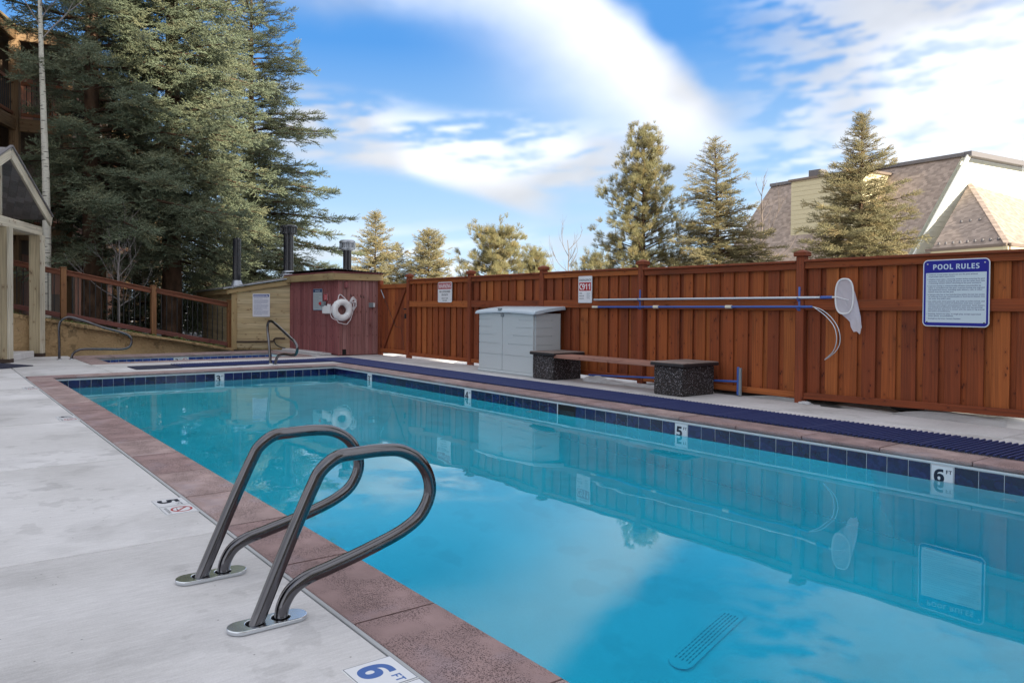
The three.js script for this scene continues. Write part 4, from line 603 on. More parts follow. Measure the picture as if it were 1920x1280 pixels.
// ───────────────────────── stainless rails ─────────────────────────
function plateRing(x, z, r) { const s = new THREE.Shape(); s.absarc(0, 0, r, 0, 7); const g = new THREE.LatheGeometry([[0.028, 0], [r, 0], [r, 0.008], [r - 0.008, 0.014], [0.03, 0.016], [0.028, 0]].map(([a, b]) => new THREE.Vector2(a, b)), 24); return g.translate(x, 0, z); }
{
  const prof = [[477.5, 1173.5], [516, 1080], [560, 972], [587, 910], [601, 883], [632, 857], [666.5, 850], [718, 843.6], [752, 845], [783, 861], [802, 890], [805.6, 924], [790, 962], [759, 991], [683.6, 1032.6], [615, 1065], [573.7, 1084], [546, 1106], [530.7, 1134], [525.6, 1158]];
  const curve = prof.map(([x, y]) => onZ(x, y, -2.395)); curve[0].y = 0; curve[curve.length - 1].y = 0;
  const base = curve[0].clone(); const rel = curve.map((p) => p.clone().sub(V(base.x, 0, -2.395)));
  const dx = rel[rel.length - 1].x;
  const plate = () => { const s = new THREE.Shape(), a = -0.045, b = dx + 0.045, q = 0.044; s.moveTo(a, -q); s.lineTo(b, -q); s.absarc(b, 0, q, -Math.PI / 2, Math.PI / 2); s.lineTo(a, q); s.absarc(a, 0, q, Math.PI / 2, Math.PI * 1.5); for (const c of [0, dx]) { const h = new THREE.Path(); h.absarc(c, 0, 0.034, 0, 7, true); s.holes.push(h); } const g = new THREE.ExtrudeGeometry(s, { depth: 0.008, bevelEnabled: true, bevelSize: 0.003, bevelThickness: 0.003, bevelSegments: 2, curveSegments: 16 }); g.rotateX(-Math.PI / 2).translate(0, 0.004, 0); return g; };
  const well = () => [0, dx].map((c) => new THREE.CylinderGeometry(0.0345, 0.0345, 0.0015, 20).translate(c, 0.0012, 0));
  for (const [z, x, label] of [[-2.395, base.x, 'bent stainless grab rail beside the 6 FT deck tile'], [-2.935, 0.862, 'bent stainless grab rail between its twin and the 5 FT deck tile']]) {
    const t = thing('grab_rail', label, 'handrail', [x, 0, z], 0, 'pair of pool ladder grab rails'); 
    part(t, 'rail_tube', tube(rel, 0.0238, 20, 150), M.steel); part(t, 'deck_plate', plate(), M.chrome); part(t, 'socket', well(), M.dark);
  }
}
{
  const t = thing('spa_handrail', 'bright stainless handrail bent out over the spa steps', 'handrail');
  const p = [[110.4, 675], [110.4, 640], [110.4, 610], [115, 599.5], [128.6, 594.5], [149, 599], [189.6, 612.8], [230, 624], [242.4, 630.4], [246.4, 640], [242.4, 649], [233, 653.4], [189.6, 654], [149, 655.5], [138, 661], [134, 668], [133.4, 674]].map(([x, y]) => onZ(x, y, -16.0)); const b = p[0].clone(), e = p[p.length - 1].clone(); p[0].y = 0.002; p[p.length - 1].y = 0.002;
  part(t, 'rail_tube', tube(p, 0.024, 12, 120), M.steel); for (const q of [b, e]) part(t, 'foot_flange', plateRing(q.x, q.z, 0.05), M.chrome);
}
{
  const t = thing('pool_handrail', 'stainless handrail at the far end of the pool in front of the tan shed', 'handrail');
  const p = [[507, 684], [504.5, 650], [501.5, 618], [502, 606], [508, 602], [520, 611], [545, 634], [553, 642], [557, 652], [555, 663], [548, 666], [530, 664.5], [521, 668], [517, 676], [516, 684]].map(([x, y]) => onX(x, y, 5.06)); const b = p[0].clone(), e = p[p.length - 1].clone(); p[0].y = 0.002; p[p.length - 1].y = 0.002;
  part(t, 'rail_tube', tube(p, 0.024, 12, 120), M.steel); for (const q of [b, e]) part(t, 'foot_flange', plateRing(q.x, q.z, 0.045), M.chrome);
}
// ───────────────────────── red hut and tan shed ─────────────────────────
function flueCap(parent, x, y, z, r, mat, capMat, slots) {
  const cap = part(parent, 'rain_cap', [new THREE.CylinderGeometry(r * 1.75, r * 1.75, 0.035, 28).translate(x, y, z), new THREE.CylinderGeometry(r * 1.45, r * 1.75, 0.03, 28).translate(x, y + 0.032, z), new THREE.CylinderGeometry(r * 1.72, r * 1.72, 0.035, 28).translate(x, y - 0.15, z), new THREE.CylinderGeometry(r * 1.2, r * 1.2, 0.2, 20).translate(x, y - 0.09, z)], capMat);
  const bars = []; for (let k = 0; k < slots; k++) { const a = k / slots * Math.PI * 2; bars.push(new THREE.BoxGeometry(0.012, 0.13, 0.012).translate(x + Math.cos(a) * r * 1.62, y - 0.075, z + Math.sin(a) * r * 1.62)); }
  part(cap, 'cap_bars', bars, capMat); return cap;
}
{
  const t = thing('red_hut', 'small hut of faded red vertical boards with a tan fascia and black tin roof', 'hut'), r = rng(41);
  const vert = Array.from({ length: 6 }, (_, k) => block(0.084, 1.60, 0.018, 0.004, 'y', k * 0.23, k * 0.41)), narrow = Array.from({ length: 6 }, (_, k) => block(0.096, 1.60, 0.018, 0.004, 'y', k * 0.33, k * 0.21));
  part(t, 'inner_shell', [box(7.13, 8.06, 0.0, 1.74, -17.12, -14.425, 0.004)], M.redBoard[1]);
  const faded = [[0.40, 0.185, 0.175], [0.36, 0.155, 0.150], [0.43, 0.215, 0.205]].map((c, i) => std('paler_red_board_' + 'abc'[i], c, { map: rep(woodMap, 1.2, 0.5), bumpMap: rep(woodBump, 1.2, 0.5), bumpScale: 0.0015, roughness: 0.85 }));  // front boards set a paler, pinker red than the side boards
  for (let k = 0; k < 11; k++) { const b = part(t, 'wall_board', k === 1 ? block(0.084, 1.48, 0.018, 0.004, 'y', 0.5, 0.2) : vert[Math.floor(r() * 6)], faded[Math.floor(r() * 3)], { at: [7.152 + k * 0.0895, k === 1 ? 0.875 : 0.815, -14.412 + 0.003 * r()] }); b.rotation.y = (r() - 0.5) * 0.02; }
  for (let k = 0; k < 27; k++) { const z = -14.46 - k * 0.1; part(t, 'wall_board', narrow[Math.floor(r() * 6)], M.redBoard[Math.floor(r() * 3)], { at: [7.105 - k * 0.0022, 0.83, z], turn: [0, Math.PI / 2 + (r() - 0.5) * 0.02, 0] }); }
  part(t, 'corner_trim', box(7.09, 7.112, 0, 1.62, -14.418, -14.395, 0.003, 'y'), M.redBoard[2]);
  part(t, 'front_fascia', box(6.97, 8.13, 1.60, 1.735, -14.36, -14.325, 0.005, 'x', 0.2), M.tanTrim); part(t, 'side_fascia', box(6.935, 6.97, 1.595, 1.74, -17.0, -14.327, 0.005, 'z', 0.6), M.tanTrim);
  part(t, 'eave_board', [box(6.94, 8.13, 1.737, 1.775, -14.37, -14.335, 0.003, 'x', 0.7), box(6.945, 6.975, 1.741, 1.776, -16.98, -14.372, 0.003, 'z', 0.1)], M.redBoard[0]);
  part(t, 'soffit', box(6.96, 8.12, 1.592, 1.606, -16.9, -14.37, 0.003), M.tanTrim);
  const nx = 90, g = new THREE.PlaneGeometry(2.86, 1.30, 1, nx); g.rotateX(-Math.PI / 2); { const p = g.attributes.position; for (let i = 0; i < p.count; i++) { const u = p.getX(i), w = p.getZ(i); p.setXYZ(i, 7.545 + w, 1.795 - 0.05 * w + 0.009 * Math.sin(w / 1.3 * Math.PI * 34), -15.68 + u); } g.computeVertexNormals(); }
  part(t, 'tin_roof', g, M.tin);
  const f = part(t, 'flue', new THREE.CylinderGeometry(0.095, 0.095, 0.7, 28).translate(7.9, 2.1, -15.59), M.flue); part(f, 'flashing', new THREE.CylinderGeometry(0.1, 0.15, 0.09, 24).translate(7.9, 1.81, -15.59), M.flue); flueCap(f, 7.9, 2.505, -15.59, 0.105, M.flue, M.galvanised, 22);
  part(t, 'light_box', box(7.22, 7.295, 1.43, 1.56, -14.40, -14.33, 0.01), M.redBoard[0]);
  part(t, 'vent_hole', box(7.198, 7.285, 0.015, 0.13, -14.4205, -14.4155, 0.002), M.dark);
  for (const [px, py] of [[638, 553], [658, 553], [676, 555], [681, 556]]) { const q = onZ(px, py, -14.40); part(t, 'coat_hook', [rod(q.clone().add(V(0, 0.02, 0)), q.clone().add(V(0, -0.02, 0)), 0.007, 0.007, 6), tube([q.clone().add(V(0, -0.015, 0)), q.clone().add(V(0, -0.03, 0.025)), q.clone().add(V(0, -0.012, 0.042))], 0.005, 6)], M.blackMetal); }
  part(t, 'concrete_curb', box(6.86, 7.09, 0.001, 0.045, -16.9, -14.7, 0.015, 'z'), M.concrete);
}
{
  const box1 = thing('switch_box', 'grey outlet box with white cover on the red hut front', 'electrical box'), q = onZ(696, 572, -14.39);
  part(box1, 'housing', box(q.x - 0.055, q.x + 0.03, q.y - 0.05, q.y + 0.055, q.z - 0.02, q.z + 0.045, 0.008), M.greyBox); part(box1, 'cover', box(q.x + 0.031, q.x + 0.07, q.y - 0.045, q.y + 0.05, q.z - 0.02, q.z + 0.05, 0.008), M.white);
  const ring = thing('life_ring', 'white life ring with rope hanging on the corner of the red hut', 'life ring'), c = onZ(641, 581, -14.315);
  const torus = new THREE.TorusGeometry(0.165, 0.068, 18, 48).translate(c.x, c.y, c.z); part(ring, 'ring_body', torus, M.ring);
  const loop = []; for (let k = 0; k <= 24; k++) { const a = -0.5 + (k / 24) * (Math.PI + 1) + Math.PI, s = 0.245 + 0.045 * Math.abs(Math.sin(a * 2 + 0.6)) ** 3 + (Math.abs(a - Math.PI * 1.5) < 0.5 ? 0.03 : 0); loop.push(V(c.x + Math.cos(a) * s, c.y + Math.sin(a) * s, c.z + 0.02)); }
  part(ring, 'grab_rope', tube(loop, 0.008, 6, 90), M.rope);
  const hook = onZ(638, 552, -14.37); part(ring, 'hanging_rope', [tube([V(c.x - 0.11, c.y + 0.2, c.z + 0.02), V(hook.x - 0.01, hook.y, hook.z), V(c.x + 0.12, c.y + 0.19, c.z + 0.02)], 0.008, 6, 30, false)], M.rope);
  for (const a of [0.8, 2.36, 3.93, 5.5]) part(ring, 'band', new THREE.TorusGeometry(0.0695, 0.004, 6, 24).scale(1, 1, 5).rotateX(Math.PI / 2).rotateY(0).translate(0.165, 0, 0).rotateZ(a).translate(c.x, c.y, c.z), M.white);
  const rp = thing('throw_rope', 'bundle of white throw rope on a hook right of the life ring', 'rope'), o = onZ(662, 569, -14.36), rr = rng(17), coils = [];
  for (let k = 0; k < 7; k++) { const pts = [], w = 0.045 + 0.035 * rr(), h = 0.09 + 0.06 * rr(), ox = (rr() - 0.5) * 0.05, oy = (rr() - 0.5) * 0.03; for (let i = 0; i < 14; i++) { const a = i / 14 * Math.PI * 2; pts.push(V(o.x + ox + Math.cos(a) * w * (0.7 + 0.5 * rr()), o.y + oy + Math.sin(a) * h * (0.8 + 0.3 * rr()), o.z + (rr() - 0.3) * 0.05)); } coils.push(tube(pts, 0.008, 5, 48, true)); }
  part(rp, 'coils', coils, M.rope); part(rp, 'lashing', tube([V(o.x - 0.06, o.y + 0.02, o.z + 0.05), V(o.x, o.y + 0.03, o.z + 0.06), V(o.x + 0.06, o.y + 0.01, o.z + 0.04)], 0.01, 6), M.rope);
  // on the side wall of the hut
  const W = 7.075, phone = thing('phone_box', 'white emergency phone box between the narrow sign and the life ring', 'phone'), p0 = onX(616, 580, W);
  part(phone, 'case', box(W - 0.07, W - 0.002, p0.y - 0.09, p0.y + 0.08, p0.z - 0.19, p0.z + 0.17, 0.012), M.white); part(phone, 'bracket', box(W - 0.05, W - 0.002, p0.y + 0.081, p0.y + 0.115, p0.z + 0.02, p0.z + 0.13, 0.008), M.white);
  const stop = thing('emergency_switch', 'grey switch box with a red button over the narrow blue sign', 'switch'), s0 = onX(603, 570, W - 0.05);
  part(stop, 'housing', box(W - 0.09, W - 0.012, s0.y - 0.05, s0.y + 0.06, s0.z - 0.02, s0.z + 0.14, 0.01), M.greyBox); part(stop, 'button', new THREE.CylinderGeometry(0.03, 0.038, 0.03, 16).rotateZ(Math.PI / 2), M.red, { at: [W - 0.105, s0.y + 0.012, s0.z + 0.02] });
  const small = onX(611.5, 557, W); sign('small_notice', 'small red notice above the phone box', 0.20, 0.125, 0.006, PZ, V(W - 0.012, small.y, small.z), (g, w, h) => { g.fillStyle = '#b32a33'; g.fillRect(0, 0, w, h); g.fillStyle = '#e3b9be'; for (const y of [0.2, 0.36, 0.6, 0.76]) g.fillRect(w * 0.2, h * y, w * 0.6, h * 0.07); }, 128, 96, false);
  const n0 = onX(596.5, 561.5, W); sign('spa_rules_sign', 'narrow white notice with a blue heading on the dark side of the red hut', 0.47, 0.47, 0.02, PZ, V(W - 0.012, n0.y, n0.z), (g, w, h) => {
    g.fillStyle = '#b9c2c8'; g.fillRect(0, 0, w, h); g.strokeStyle = '#4a6f96'; g.lineWidth = 12; g.strokeRect(8, 8, w - 16, h - 16); g.fillStyle = '#27466f'; g.fillRect(14, 14, w - 28, 66); g.fillStyle = '#cdd6de'; g.font = 'bold 52px sans-serif'; g.textAlign = 'center'; g.fillText('SPA RULES', w / 2, 66, w - 120);
    g.fillStyle = '#7f8c94'; const r = rng(8); for (let k = 0; k < 17; k++) for (let x = 40; x < w - 60;) { const l = 12 + r() * 34; if (x + l < w - 36 - (k % 4 === 3 ? 120 : 0)) g.fillRect(x, 112 + k * 20, l, 9); x += l + 9; }
  }, 480, 480, false);
}
{
  const th = -0.611, t = thing('tan_shed', 'low shed clad in tan horizontal boards under a shallow shingle roof', 'shed', [5.985, 0, -17.615], th), r = rng(43), w = 1.30, top = (x) => 1.33 + 0.20 * x / w * 1.15;
  const row = (y0, y1, k) => {
    const a = y1 <= top(0), x0 = y0 < top(0) ? 0 : (y0 - 1.33) / (0.20 * 1.15) * w; if (x0 >= w) return;
    const s = new THREE.Shape(); s.moveTo(x0, y0); s.lineTo(w, y0); s.lineTo(w, Math.min(y1, top(w))); if (!a) { const xk = clamp((y1 - 1.33) / (0.20 * 1.15) * w, 0, w); if (xk > x0 && xk < w) s.lineTo(xk, y1); if (y0 < top(0)) s.lineTo(0, top(0)); } else s.lineTo(0, y1);
    s.closePath(); const g = new THREE.ExtrudeGeometry(s, { depth: 0.014, bevelEnabled: true, bevelSize: 0.002, bevelThickness: 0.003, bevelSegments: 1 });
    const m = part(t, 'siding_board', boxUV(g, 'x', k * 0.27, k * 0.53), M.tanBoard[Math.floor(r() * 3)]); m.position.z = 0.001 + 0.002 * r(); m.rotation.x = 0.03; m.position.z -= y0 * 0.03;
  };
  for (let k = 0; k < 14; k++) row(0.045 + k * 0.117, 0.045 + k * 0.117 + 0.113, k);
  part(t, 'inner_shell', prism([V(0, 0.0, -0.03), V(w, 0.0, -0.03), V(w, top(w), -0.03), V(0, top(0), -0.03)], 0.02), M.tanTrim);
  part(t, 'corner_board', box(-0.075, 0.055, 0, 1.34, -0.015, 0.035, 0.005, 'y', 0.2), M.tanTrim); part(t, 'corner_board', box(-0.078, -0.045, 0, 1.34, -0.12, -0.017, 0.005, 'y', 0.7), M.tanTrim);
  beam(V(-0.14, 1.375, 0.06), V(w + 0.02, 1.375 + 0.19 * 1.155, 0.06), 0.04, 0.115, M.tanTrim, t, 'rake_fascia', 0.005, 3);
  // the side that runs back, its eave and the roof over both (in the shed's own axes)
  const inv = new THREE.Matrix4().makeRotationY(th).setPosition(5.985, 0, -17.615).invert(), b = V(0.16, 0, -0.987).transformDirection(inv), L = 5.6, nb = V(b.z, 0, -b.x).normalize();
  for (let k = 0; k < 11; k++) { const o = V(-0.06, 0.045 + k * 0.117 + 0.056, -0.1); beam(o, o.clone().add(b.clone().multiplyScalar(L)), 0.016, 0.113, M.tanBoard[Math.floor(r() * 3)], t, 'siding_board', 0.003, k); }
  const e0 = V(-0.16, 1.37, 0.06); beam(e0, e0.clone().add(b.clone().multiplyScalar(L)), 0.035, 0.12, M.tanTrim, t, 'eave_fascia', 0.005, 5);
  const A = V(-0.22, 1.43, 0.13), B = V(2.45, 1.43 + 0.19 * 2.67 / 1.215 * 1.0, 0.13), D = A.clone().add(b.clone().multiplyScalar(L + 0.2)), C = B.clone().add(b.clone().multiplyScalar(L + 0.2)); D.y = A.y; C.y = B.y;
  const roof = part(t, 'roof', boxUV(prism([A, B, C, D], 0.035), 'z'), M.roofGrey); part(roof, 'drip_edge', [rod(A.clone().add(V(0, 0.012, 0.004)), B.clone().add(V(0, 0.012, 0.004)), 0.012, 0.012, 6), rod(A.clone().add(V(-0.004, 0.012, 0)), D.clone().add(V(-0.004, 0.012, 0)), 0.012, 0.012, 6)], M.galvanised);
  const up = (x, y, z) => V(x, y, z).applyMatrix4(inv), f1 = up(6.27, 1.5, -18.32), f2 = up(7.27, 1.75, -17.5);
  const a = part(t, 'flue', [new THREE.CylinderGeometry(0.098, 0.098, 1.18, 28).translate(f1.x, 2.09, f1.z), new THREE.CylinderGeometry(0.05, 0.102, 0.03, 24).translate(f1.x, 2.69, f1.z)], M.flue); part(a, 'flashing', new THREE.CylinderGeometry(0.102, 0.16, 0.15, 24).translate(f1.x, 1.585, f1.z), M.galvanised);
  const c = part(t, 'flue', new THREE.CylinderGeometry(0.122, 0.122, 1.25, 28).translate(f2.x, 2.29, f2.z), M.flue); part(c, 'flashing', new THREE.CylinderGeometry(0.126, 0.2, 0.14, 24).translate(f2.x, 1.83, f2.z), M.galvanised); flueCap(c, f2.x, 2.965, f2.z, 0.122, M.flue, M.flue, 20);
  part(t, 'drain_pipe', tube([V(0.06, 0.185, 0.07), V(0.5, 0.195, 0.07), V(0.86, 0.205, 0.07), V(0.93, 0.22, 0.07), V(0.95, 0.265, 0.07), V(1.2, 0.275, 0.07)], 0.018, 8, 40), M.rust); part(t, 'hose', tube([V(0.95, 0.21, 0.09), V(1.0, 0.13, 0.11), V(1.12, 0.07, 0.12), V(1.22, 0.05, 0.12)], 0.014, 8, 20), M.blackMetal);
  const n = V(Math.sin(th), 0, Math.cos(th)), u = V(Math.cos(th), 0, -Math.sin(th)), ps = atD(488.5, 572, 17.78); const rel = ps.clone().sub(V(5.985, 0, -17.615)), along = rel.dot(u);
  sign('notice_board', 'white notice with a blue heading on the tan shed wall', 0.405, 0.545, 0.006, u, V(5.985, ps.y, -17.615).add(u.clone().multiplyScalar(along)).add(n.clone().multiplyScalar(0.024)), (g, w, h) => {
    g.fillStyle = '#dfe0ea'; g.fillRect(0, 0, w, h); g.fillStyle = '#39498f'; g.fillRect(24, 24, w - 48, 66); g.fillStyle = '#cfd3e6'; const r = rng(3); for (let x = 44; x < w - 150; x += 30) g.fillRect(x, 36, 18, 42); g.fillRect(w - 118, 36, 30, 42); g.fillRect(w - 78, 50, 24, 30);
    g.fillStyle = '#8890b0'; for (const [y0, n] of [[112, 2], [172, 6], [306, 6], [424, 2], [474, 6]]) for (let k = 0; k < n; k++) for (let x = 34; x < w - 60;) { const l = 8 + r() * 26; if (x + l < w - 34 - (k === n - 1 ? 170 : 0)) g.fillRect(x, y0 + k * 20, l, 9); x += l + 7; }
  }, 480, 640, false);
}
// ───────────────────────── garden bank, retaining wall, railing, timber shelter ─────────────────────────
const bankY = (x) => clamp((5.95 - x) * 0.185, -0.02, 1.45);
{
  const g = new THREE.PlaneGeometry(18, 32, 60, 70); g.rotateX(-Math.PI / 2).translate(-2.2, 0, -33.2); const p = g.attributes.position; for (let i = 0; i < p.count; i++) p.setY(i, bankY(p.getX(i)) - 0.05 + 0.10 * (fbm(p.getX(i) * 1.5, p.getZ(i) * 1.5, 3, 311) - 0.5)); g.computeVertexNormals();
  const m = shade(new THREE.Mesh(boxUV(g), M.soil)); m.name = 'garden_bank'; m.userData = { kind: 'structure', label: 'dark mulch bank under the spruces' }; scene.add(m);
  const w = thing('retaining_wall', 'tan trowelled stucco retaining wall sloping down towards the tan shed', 'wall');
  const s = new THREE.Shape(), pts = []; for (let k = 0; k <= 24; k++) { const x = -6.5 + k * 12.4 / 24; pts.push([x, 0.02 + 0.185 * (5.9 - x) * (x < -1.5 ? 7.4 / (5.9 - x) : 1) + 0.012 * (fbm(x * 2, 1, 3, 313) - 0.5)]); }
  s.moveTo(-6.5, -0.1); s.lineTo(5.9, -0.1); for (let k = pts.length - 1; k >= 0; k--) s.lineTo(...pts[k]); s.closePath();
  const wg = new THREE.ExtrudeGeometry(s, { depth: 0.22, bevelEnabled: true, bevelSize: 0.02, bevelThickness: 0.02, bevelSegments: 3, curveSegments: 2 }); wg.translate(0, 0, -0.22); const body = part(w, 'stucco_face', boxUV(wg, 'x'), M.stucco); body.position.set(0, 0, -17.16); body.rotation.y = 0.055;
}
{
  const t = thing('sloping_railing', 'sloping wood railing with black balusters on top of the stucco wall', 'railing');
  const P = [[430, 650, 564, 18], [287, 626, 537, 17.05], [118, 596, 503, 16.0]].map(([x, yb, yt, d]) => [atD(x, yb, d), atD(x, yt, d)]); const step = P[2][0].clone().sub(P[1][0]), top = P[2][1].clone().sub(P[1][1]);
  for (let k = 0; k < 3; k++) { const l = P[P.length - 1]; P.push([l[0].clone().add(step), l[1].clone().add(top)]); }
  const bal = plainBox(0.017, 0.80, 0.017);
  P.forEach(([b, tp], i) => {
    const m = part(t, 'post', box(-0.055, 0.055, b.y - 0.15, tp.y, -0.055, 0.055, 0.006, 'y', i * 0.4, i * 0.7), M.railPost, { at: [b.x, 0, b.z] }); part(m, 'post_top', box(-0.062, 0.062, tp.y, tp.y + 0.03, -0.062, 0.062, 0.012, 'x', i), M.railPost); m.rotation.y = 0.1;
    if (!i) return; const [b0, t0] = P[i - 1], d = b.clone().sub(b0).setY(0).normalize().multiplyScalar(0.058);
    const a1 = t0.clone().add(d).add(V(0, -0.105, 0)), a2 = tp.clone().sub(d).add(V(0, -0.105, 0)); beam(a1, a2, 0.075, 0.085, M.railWood, t, 'top_rail', 0.006, i); beam(a1.clone().add(V(0, 0.058, 0)), a2.clone().add(V(0, 0.058, 0)), 0.12, 0.03, M.railWood, t, 'hand_board', 0.006, i + 4);
    const c1 = b0.clone().add(d).add(V(0, 0.06, 0)), c2 = b.clone().sub(d).add(V(0, 0.06, 0)); beam(c1, c2, 0.06, 0.10, M.kickBoard, t, 'kick_rail', 0.006, i + 8);
    const n = Math.round(a1.distanceTo(a2) / 0.118); for (let k = 1; k < n; k++) { const q = c1.clone().lerp(c2, k / n), h = a1.clone().lerp(a2, k / n); part(t, 'baluster', bal, M.blackMetal, { at: [q.x, (q.y + h.y) / 2, q.z] }); }
  });
}
{
  const t = thing('timber_shelter', 'timber gable porch with square posts at the edge of the deck', 'shelter');
  const c = V(0.41, 0, -0.912), back = V(-0.912, 0, -0.41), far = V(1.80, 0, -17.18), at = (s, y, b = 0) => far.clone().add(c.clone().multiplyScalar(-s)).add(back.clone().multiplyScalar(b)).setY(y), yaw = Math.atan2(c.x, c.z);
  for (const [s, b] of [[0, 0], [1.66, 0], [3.7, 0], [0, 3], [3.7, 3]]) { const p = at(s, 0, b), m = part(t, 'post', box(-0.10, 0.10, 0, 2.42, -0.085, 0.085, 0.008, 'y', s, b), M.timber, { at: [p.x, 0, p.z] }); m.rotation.y = yaw; const k = part(m, 'post_facing', box(-0.145, -0.101, 0.0, 2.42, -0.088, 0.088, 0.006, 'y', s + 0.3, b), M.timberPale); part(m, 'post_shoe', box(-0.15, 0.108, 0, 0.07, -0.095, 0.095, 0.004), M.rust); }
  beam(at(-0.16, 2.51), at(3.9, 2.51), 0.16, 0.18, M.timberPale, t, 'tie_beam', 0.008, 1); beam(at(0, 2.51, 0.08), at(0, 2.51, 3.1), 0.14, 0.17, M.timber, t, 'side_beam', 0.008, 2); beam(at(3.7, 2.51, 0.08), at(3.7, 2.51, 3.1), 0.14, 0.17, M.timber, t, 'side_beam', 0.008, 3);
  const pk = 3.72, ev = 2.72, o = -0.22, m = 1.85;
  for (const [a, b] of [[-0.26, m], [3.96, m]]) { beam(at(a, ev, o + 0.02), at(b, pk, o + 0.02), 0.045, 0.2, M.timberPale, t, 'barge_board', 0.006, a); beam(at(a, ev + 0.11, o - 0.005), at(b, pk + 0.11, o - 0.005), 0.055, 0.03, M.fasciaGrey, t, 'drip_edge', 0.004, a); const q = prism(a < 0 ? [at(a, ev + 0.08, 3.3), at(a, ev + 0.08, o), at(b, pk + 0.08, o), at(b, pk + 0.08, 3.3)] : [at(a, ev + 0.08, o), at(a, ev + 0.08, 3.3), at(b, pk + 0.08, 3.3), at(b, pk + 0.08, o)], 0.05); part(t, 'roof_slope', boxUV(q, 'x'), M.roofGrey); }
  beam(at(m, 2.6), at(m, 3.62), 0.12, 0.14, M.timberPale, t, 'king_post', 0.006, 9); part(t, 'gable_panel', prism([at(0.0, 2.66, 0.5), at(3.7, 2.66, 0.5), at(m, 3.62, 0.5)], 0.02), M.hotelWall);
  const st = thing('porch_step', 'single white concrete step between the porch posts', 'step'), g = part(st, 'tread', block(0.9, 0.125, 1.30, 0.01, 'z'), M.concrete), q = at(0.84, 0.0625, 0.42); g.position.copy(q); g.rotation.y = yaw;
}
